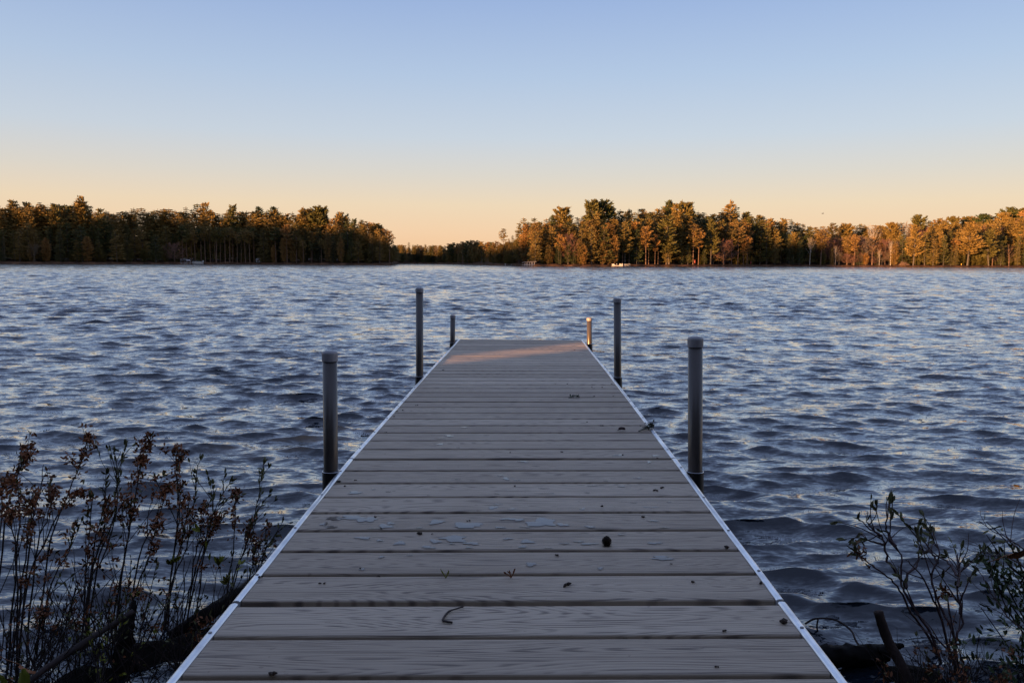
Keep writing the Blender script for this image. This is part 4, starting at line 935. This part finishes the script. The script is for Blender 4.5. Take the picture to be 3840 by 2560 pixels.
m = MB(); P = [deck_pt(x, y, .003) for x, y in ((1738, 2278), (1712, 2286), (1686, 2295), (1668, 2313), (1661, 2330), (1672, 2334), (1696, 2338))]
m.tube([p - P[0] for p in spline(P, 4)], [.0016] * 8 + [.0024] * 17, 6); tag(m.build('curved_twig', M['stem'], loc=P[0], smooth=True), 'dark twig bent like a hook lying on the near boards', 'twig')
def sprig(label, px, py, mat, tips):
    b_ = deck_pt(px, py, 0); m = MB()
    for (dx, dz, dy) in tips:
        e = Vector((dx, dy, dz)); m.tube([Vector((0, 0, 0)), e * .5 + rv(.001), e], [.0011, .0013, .0016], 5); leaf(m, e * .6, e, .010, .0045); leaf(m, e * .9, e + rv(.008), .009, .005)
    tag(m.build('sprig', mat, loc=b_), label, 'sprig')
sprig('tiny green forked sprig sticking out of a board gap', 1672, 2166, M['leafY'], [(-.010, .016, .002), (.006, .014, .0)])
sprig('tiny orange brown sprig sticking out of a board gap', 1916, 2165, M['deadleaf'], [(-.012, .010, 0), (.008, .018, 0), (-.003, .012, .004)])
# lichen-covered twig on the right trim, lichen flake, curled leaf
m = MB(); A = deck_pt(2395, 1619, .003); B = deck_pt(2445, 1606, .008)
m.tube([Vector((0, 0, 0)), (B - A) * .5 + Vector((0, 0, .004)), B - A], [.002, .005, .005], 7)
for _ in range(70): leaf(m, (B - A) * fr.uniform(.5, 1.15) + rv(.006) + Vector((0, 0, .006)), rv(1), .011, .008)
t = NT('lichen'); t.l(t.ramp(t.noise(t.obj(), 90, 2), [(.35, (.02, .022, .015)), (.6, (.09, .10, .06)), (.75, (.28, .30, .24))]), t.p.inputs['Base Color']); M['lichen'] = t.m
tag(m.build('lichen_twig', M['lichen'], loc=A), 'lichen covered twig end caught on the right aluminium edge of the dock', 'twig')
m = MB(); A = deck_pt(2155, 1490, .002)
for _ in range(26): leaf(m, Vector((fr.uniform(-.03, .028), fr.gauss(0, .006), abs(fr.gauss(0, .005)))), rv(1), .016, .010)
tag(m.build('lichen_flake', M['lichen'], loc=A), 'crumbled dark lichen flake on the far boards right of the middle', 'lichen')
bigleaf('curled_leaf', 'small curled brown leaf lying just left of the lichen covered twig', deck_pt(2319, 1616, .004), Vector((1, .05, 0)), Vector((0, 1, .2)), .030, .022, M['stemR'], .4, .004)

# ------------------------------------------------------------------ things along the far shores
M['white'] = noisy('white_paint', (.38, .36, .34), (.52, .50, .48), 3, .5); M['gal'] = noisy('galvanised', (.28, .27, .27), (.45, .43, .43), 3, .5, metallic=.3)
M['canvas'] = noisy('faded_canvas', (.30, .27, .27), (.42, .38, .38), 2, .8); M['red'] = noisy('red_paint', (.22, .03, .02), (.30, .05, .03), 2, .5); M['glass'] = noisy('green_glass', (.05, .10, .08), (.12, .22, .18), 2, .1)
M['paleroof'] = noisy('pale_siding', (.22, .23, .26), (.32, .33, .36), 2, .7); M['darkm'] = noisy('dark_metal', (.03, .03, .03), (.06, .06, .06), 3, .5); M['yellow'] = noisy('yellow_cloth', (.75, .42, .05), (.85, .55, .10), 2, .7)
def mpx(px): u = (px - 1920) / F_PX; return float(shoreY(u)) / F_PX   # metres per photo pixel at the shore
# boat lift with arched canopy
c = shore_pt(701, -3); k = mpx(701); bl = empty('boat_lift', (c.x, c.y, 0)); tag(bl, 'arched grey canopy frame of a boat lift beside the white motorboat', 'boat lift')
W = 22 * k / 2; h = 17 * k
def arch(m, y, w_, h_, r_, inset=0):
    P = [(-w_, y, -.6), (-w_, y, h_ * .62), (-w_ * .93, y, h_ * .84), (-w_ * .72, y, h_ * .97), (0, y, h_), (w_ * .72, y, h_ * .97), (w_ * .93, y, h_ * .84), (w_, y, h_ * .62), (w_, y, -.6)]
    m.tube(P, r_, 6); return P
m = MB(); arch(m, -1.6, W, h, .06); arch(m, 1.6, W, h, .06); m.tube([(-W, -1.6, h * .2), (W, -1.6, h * .2)], .05, 5); m.tube([(-W, -1.6, .3), (-W, 1.6, .3)], .05, 5); m.tube([(W, -1.6, .3), (W, 1.6, .3)], .05, 5); m.build('frame', M['gal'], bl)
m = MB(); Q = [(-W * .97, h * .70), (-W * .93, h * .85), (-W * .72, h * .985), (0, h * 1.015), (W * .72, h * .985), (W * .93, h * .85), (W * .97, h * .70)]
for (x, z) in Q: m.v += [(x, -1.8, z), (x, 1.8, z), (x, -1.8, z - .04), (x, 1.8, z - .04)]
for i in range(len(Q) - 1): m.face([i * 4, i * 4 + 1, i * 4 + 5, i * 4 + 4]); m.face([i * 4 + 2, i * 4 + 6, i * 4 + 7, i * 4 + 3]); m.face([i * 4, i * 4 + 4, i * 4 + 6, i * 4 + 2]); m.face([i * 4 + 1, i * 4 + 3, i * 4 + 7, i * 4 + 5])
m.build('canopy', M['canvas'], bl)
# motorboat
c = shore_pt(745, -2.5); k = mpx(745); bt = empty('motorboat', (c.x, c.y, 0), R(6)); tag(bt, 'small white motorboat moored before the bare trunks of the left shore', 'boat')
Lb = 39 * k; m = MB(); ns = 12; xs_ = np.linspace(-Lb / 2, Lb / 2, ns)
for x in xs_:
    q = (x + Lb / 2) / Lb; wb = .95 * min(1, (q * 3.2) ** .7 if q < .4 else 1) * (1 if q < .9 else .92) + .02; zt = .78 + .16 * (1 - q); zb = -.12 + .32 * max(0, .25 - q) * 3
    m.v += [(x, -wb, zt), (x, -wb * .82, zb + .22), (x, 0, zb), (x, wb * .82, zb + .22), (x, wb, zt), (x, wb * .6, zt + .05), (x, -wb * .6, zt + .05)]
for i in range(ns - 1):
    for q in range(7): m.face([i * 7 + q, i * 7 + (q + 1) % 7, (i + 1) * 7 + (q + 1) % 7, (i + 1) * 7 + q])
m.face(list(range(7))[::-1]); m.face([(ns - 1) * 7 + q for q in range(7)])
m.build('hull', M['white'], bt, smooth=False)
m = MB(); m.add([(-.6, -.7, .85), (-.6, .7, .85), (.2, .6, 1.45), (.2, -.6, 1.45), (-.5, -.72, .85), (-.5, .72, .85), (.28, .62, 1.45), (.28, -.62, 1.45)], [(0, 1, 2, 3), (7, 6, 5, 4), (0, 3, 7, 4), (1, 5, 6, 2), (3, 2, 6, 7), (0, 4, 5, 1)]); m.build('windshield', M['glass'], bt)
m = MB(); m.lathe([(.05, .5), (.22, .62), (.26, .95), (.22, 1.25), (.05, 1.32)], 12, (Lb / 2 + .05, 0, 0)); m.box(Lb / 2 + .0, Lb / 2 + .12, -.06, .06, -.3, .6); m.build('outboard_motor', M['gal'], bt, smooth=False)
m = MB(); m.box(.3, 1.2, -.6, .6, .84, 1.0); m.build('seat', M['glass'], bt)
# low mooring dock beside it
c = shore_pt(722, -1.0); m = MB(); m.box(-24 * k, 40 * k, -.5, .5, .28, .40)
for x in (-20, -5, 12, 28): m.tube([(x * k, -.4, -.8), (x * k, -.4, .6)], .05, 6)
tag(m.build('mooring_pier', M['gal'], loc=(c.x, c.y, 0)), 'low grey pier running along the shore behind the white motorboat', 'pier')
# shed
c = shore_pt(974, 3); k = mpx(974); sd = empty('shed', (c.x, c.y, c.z + .2)); tag(sd, 'small pale shed half hidden among dark trees on the left shore', 'shed')
w2 = 7 * k; hh_ = 10 * k
m = MB(); m.box(-w2, w2, -1.1, 1.1, 0, hh_); m.build('wall', M['paleroof'], sd)
m = MB(); m.add([(-w2 * 1.15, -1.4, hh_ * .98), (w2 * 1.15, -1.4, hh_ * 1.12), (w2 * 1.15, 0, hh_ * 1.5), (-w2 * 1.15, 0, hh_ * 1.5), (-w2 * 1.15, 1.4, hh_ * .98), (w2 * 1.15, 1.4, hh_ * .98)], [(0, 1, 2, 3), (3, 2, 5, 4)]); m.add([(-w2 * 1.15, -1.4, hh_ * .9), (w2 * 1.15, -1.4, hh_ * 1.04), (w2 * 1.15, 0, hh_ * 1.42), (-w2 * 1.15, 0, hh_ * 1.42)], [(3, 2, 1, 0)]); m.build('roof', M['gal'], sd)
m = MB(); m.box(-.3, .35, -1.13, -1.1, .1, hh_ * .75); m.build('door', M['darkm'], sd)
# roofed grey pier at the left end of the sunny point
c = shore_pt(1982, -2); k = mpx(1982); pr = empty('roofed_pier', (c.x, c.y, 0)); tag(pr, 'grey pier with flat roof on thin posts at the left tip of the point', 'pier')
m = MB(); m.box(-26 * k, 24 * k, -1.0, 1.0, .25, .38); m.build('deck', M['gal'], pr)
for x in (-16, -10, -5, 2, 9, 13, 20):
    m = MB(); m.tube([(x * k, -.9, -.8), (x * k, -.9, (13.5 + x * .06) * k)], .10, 6); m.tube([(x * k, .9, -.8), (x * k, .9, (13.5 + x * .06) * k)], .10, 6); m.build('post', M['canvas'], pr)
m = MB(); m.add([(x * k, y, z * k + dz) for dz in (0, .12) for (x, z) in ((-25, 11.2), (-17, 14), (27, 16.3)) for y in (-1.3, 1.3)], [(0, 1, 3, 2), (2, 3, 5, 4), (6, 8, 9, 7), (8, 10, 11, 9), (0, 2, 8, 6), (2, 4, 10, 8), (1, 7, 9, 3), (3, 9, 11, 5), (0, 6, 7, 1), (4, 5, 11, 10)]); m.build('roof', M['canvas'], pr)
m = MB(); m.tube([(-14 * k, -.9, 5 * k), (20 * k, -.9, 7 * k)], .06, 5); m.tube([(-14 * k, -.9, 9 * k), (4 * k, -.9, 3 * k)], .06, 5); m.build('brace', M['gal'], pr)
# little low dock with three posts in the cove mouth
c = shore_pt(1916, -2); k = mpx(1916); lp = empty('low_pier', (c.x, c.y, 0)); tag(lp, 'very low dark pier with three short posts left of the roofed grey pier', 'pier')
m = MB(); m.box(-30 * k, 28 * k, -.4, .4, .15, .32); m.build('deck', M['darkm'], lp)
for x, h_ in ((-22, 8), (0, 6), (25, 6)): m = MB(); m.box(x * k - .16, x * k + .16, -.1, .1, -.6, h_ * k); m.build('post', M['gal'], lp)
# white pier with benches on the sunny shore
c = shore_pt(2312, -2); k = mpx(2312); wp = empty('white_pier', (c.x, c.y, 0)); tag(wp, 'sunlit white pier with bench ends on the shore of the sunny point', 'pier')
m = MB(); m.box(-20 * k, 19 * k, -.9, .9, .12, 3.6 * k); m.build('deck', M['white'], wp)
for x, dx in ((-18, 3.5), (-13, 3), (9, 2), (14, 4)):
    m = MB(); m.tube([(x * k, -.7, 3.4 * k), ((x - dx * .3) * k, -.7, 6 * k), ((x - dx * .6) * k, -.7, 9.6 * k)], .16, 6); m.tube([(x * k, -.7, 5.2 * k), ((x + 3.5) * k, -.7, 5.2 * k)], .14, 6); m.build('bench_end', M['white'], wp)
m = MB(); m.tube([(-2.5 * k, 0, 3 * k), (-2.5 * k, 0, 9.5 * k)], .05, 6); m.lathe([(.03, 7.6 * k), (.2, 8 * k), (.2, 9.2 * k), (.03, 9.8 * k)], 10, (-2.5 * k, 0, 0)); m.build('lamp', M['white'], wp)
for i, (px, h_) in enumerate(((2331, 10.5), (2338, 9.5), (2342.5, 9.2), (2348, 9.4), (2353, 9.2), (2358.5, 9.5))):
    c = shore_pt(px, -2); k = mpx(px); m = MB(); r_ = .10 if i else .17; ln_ = .25 * ((-1) ** i)
    m.lathe([(r_ * .8, -.8), (r_ * .8, .4), (r_, .5), (r_, h_ * k - .1), (r_ * .5, h_ * k)], 10)
    tag(m.build('mooring_post', M['white'], loc=(c.x, c.y, 0)), ['thickest sunlit white post touching the right end of the white pier', 'slim white post next to the thickest one by the white pier', 'third white post right of the white pier', 'fourth white post right of the white pier', 'fifth white post right of the white pier', 'last white post, farthest right of the white pier'][i], 'post', 'white mooring posts beside the white pier')
def kayak(px, py0, py1, wpx, label, t_=2.5):
    c = shore_pt(px, t_); k = c.y / F_PX; z0 = CAM_H - (py1 - hor(px)) * k; z1 = CAM_H - (py0 - hor(px)) * k; m = MB(); H_l = z1 - z0
    m.lathe([(.03, 0), (wpx * k * .32, H_l * .18), (wpx * k * .5, H_l * .5), (wpx * k * .34, H_l * .85), (.03, H_l)], 10)
    m.v = [(x, y * .45, z) for x, y, z in m.v]; tag(m.build('kayak', M['red'], smooth=True, loc=(c.x, c.y, z0)), label, 'kayak', 'red kayaks propped upright among the shore trees')
kayak(2601, 974, 988, 6, 'red kayak standing upright between two straight orange trunks'); kayak(2810, 979, 991, 5, 'small red kayak standing upright right of the bare red maple')
# yellow jacket hanging on a stick at the right shore
c = shore_pt(3596, 1.5); k = mpx(3596); yf = empty('yellow_marker', (c.x, c.y, c.z)); tag(yf, 'tiny bright yellow marker on the bank under the big spreading pine', 'marker')
m = MB(); m.lathe([(.06, .25), (.14, .32), (.16, .5), (.11, .66), (.06, .75)], 10); m.build('float', M['yellow'], yf, smooth=True); m = MB(); m.tube([(0, 0, -.1), (0, 0, .3)], .05, 6); m.build('stake', M['darkm'], yf)
# brush pile
m = MB(); c = shore_pt(3380, 1.2); k = mpx(3380)
for _ in range(170):
    a_ = fr.uniform(0, 6.28); r_ = abs(fr.gauss(0, 1)) * 7 * k; x = r_ * math.cos(a_); z = max(.05, (1 - (x / (16 * k)) ** 2) * 9 * k * fr.uniform(.1, 1)); e = Vector((fr.gauss(0, 1), fr.gauss(0, .5), fr.gauss(.1, .35))).normalized() * fr.uniform(.4, 1.1)
    p = Vector((x, fr.gauss(0, .6), z)); m.tube([p - e, p + rv(.05), p + e], [.05, .06, .03], 4)
tag(m.build('brush_pile', M['redbark'], loc=c), 'heap of weathered sticks on the waterline of the right shore', 'brush pile')
# bird
b_ = at(3085, 801, 120); m = MB(); m.tube([(-.16, 0, 0), (-.05, 0, .01), (.08, 0, .01), (.18, 0, 0)], [.01, .05, .05, .01], 8); m.add([(-.03, 0, .02), (.06, 0, .02), (.0, -.42, .10), (-.06, -.40, .10)], [(0, 1, 2, 3), (3, 2, 1, 0)]); m.add([(-.03, 0, .03), (.06, 0, .03), (.0, .42, .11), (-.06, .40, .11)], [(0, 1, 2, 3), (3, 2, 1, 0)])
tag(m.build('bird', M['darkm'], loc=b_), 'tiny dark bird flying in the pale sky above the right shore', 'bird')

# ------------------------------------------------------------------ labels of the trees
KP = {'white_pine_tree': 'white pine', 'red_pine_tree': 'russet pine', 'spruce_tree': 'narrow spruce', 'hemlock_tree': 'feathery hemlock', 'cedar_tree': 'bushy cedar', 'young_pine_tree': 'bare stemmed pine', 'maple_tree': 'reddish bare maple', 'bare_tree': 'leafless grey tree', 'birch_tree': 'white trunked birch', 'dead_tree': 'leafless branching dead tree'}
CATS = {'maple_tree': 'maple tree', 'bare_tree': 'bare tree', 'birch_tree': 'birch', 'dead_tree': 'dead tree', 'spruce_tree': 'spruce', 'hemlock_tree': 'hemlock', 'cedar_tree': 'cedar'}
LM = [(-60, 'the left edge of the photo'), (318, 'the broad tallest pine, left shore'), (745, 'the white motorboat'), (974, 'the pale shed'), (1474, 'the tip of the left point'), (1700, 'the middle of the far cove'), (1889, 'the airy cove pine'), (1982, 'the roofed grey pier'), (2237, 'the twin tufted pines'), (2312, 'the white pier'), (2502, 'the tallest spreading pine'), (2601, 'the red kayak'), (2709, 'the red maple at the water'),
      (2953, 'the big dark waterline spruce'), (3196, 'the leaning white birches'), (3380, 'the stick heap'), (3618, 'the big spreading waterline pine'), (3860, 'the right edge of the photo')]
SPEC = {(316, 744): 'broad tall pine rising highest over the left shore', (2724, 752): 'ragged windswept tallest pine of the sunny shore with open side branches', (2707, 892): 'round red twigged bare maple at the water of the sunny shore', (1887, 860): 'airy tall thin pine standing alone above the far cove',
        (2216, 763): 'left one of the twin tufted tall pines on the sunny point', (2258, 762): 'right one of the twin tufted tall pines on the sunny point', (2501, 758): 'tallest spreading pine in the middle of the sunny point', (3618, 837): 'big spreading pine with thick trunk at the water of the right shore', (2953, 890): 'big dark spruce at the water in the shaded part of the right shore'}
buck = defaultdict(list)
for T in TREES:
    px, kind, e, lk, yt, h, t_ = T
    reg = 'left shore' if px < 1475 else 'far cove' if px < 1930 else 'sunny point' if px < 2900 else 'right shore'
    nm = e.name.split('.')[0]; tag(e, None, CATS.get(nm, 'pine tree'), f'{KP[nm]}s of the {reg}')
    if (px, yt) in SPEC: e['label'] = SPEC[(px, yt)]; continue
    layer = 'at the waterline' if t_ < 6.1 else 'in the middle rank' if t_ < 14 else 'on the skyline'
    j = min(range(len(LM)), key=lambda i: abs(LM[i][0] - px)); sd_ = 'right' if px >= LM[j][0] else 'left'
    buck[(nm, layer, j, sd_)].append((abs(px - LM[j][0]), e, h))
for (nm, layer, j, sd_), lst in buck.items():
    lst.sort(key=lambda q: q[0])
    for i, (_, e, h) in enumerate(lst):
        o_ = '' if len(lst) == 1 else 'nearest ' if i == 0 else ORD[i] + ' '
        e['label'] = f'{o_}{KP[nm]} {layer}, {sd_} of {LM[j][1]}'

for o in []:
    if 'label' in o.keys() and len(o['label'].replace('-', ' ').split()) > 15: print('LONG', o['label'])
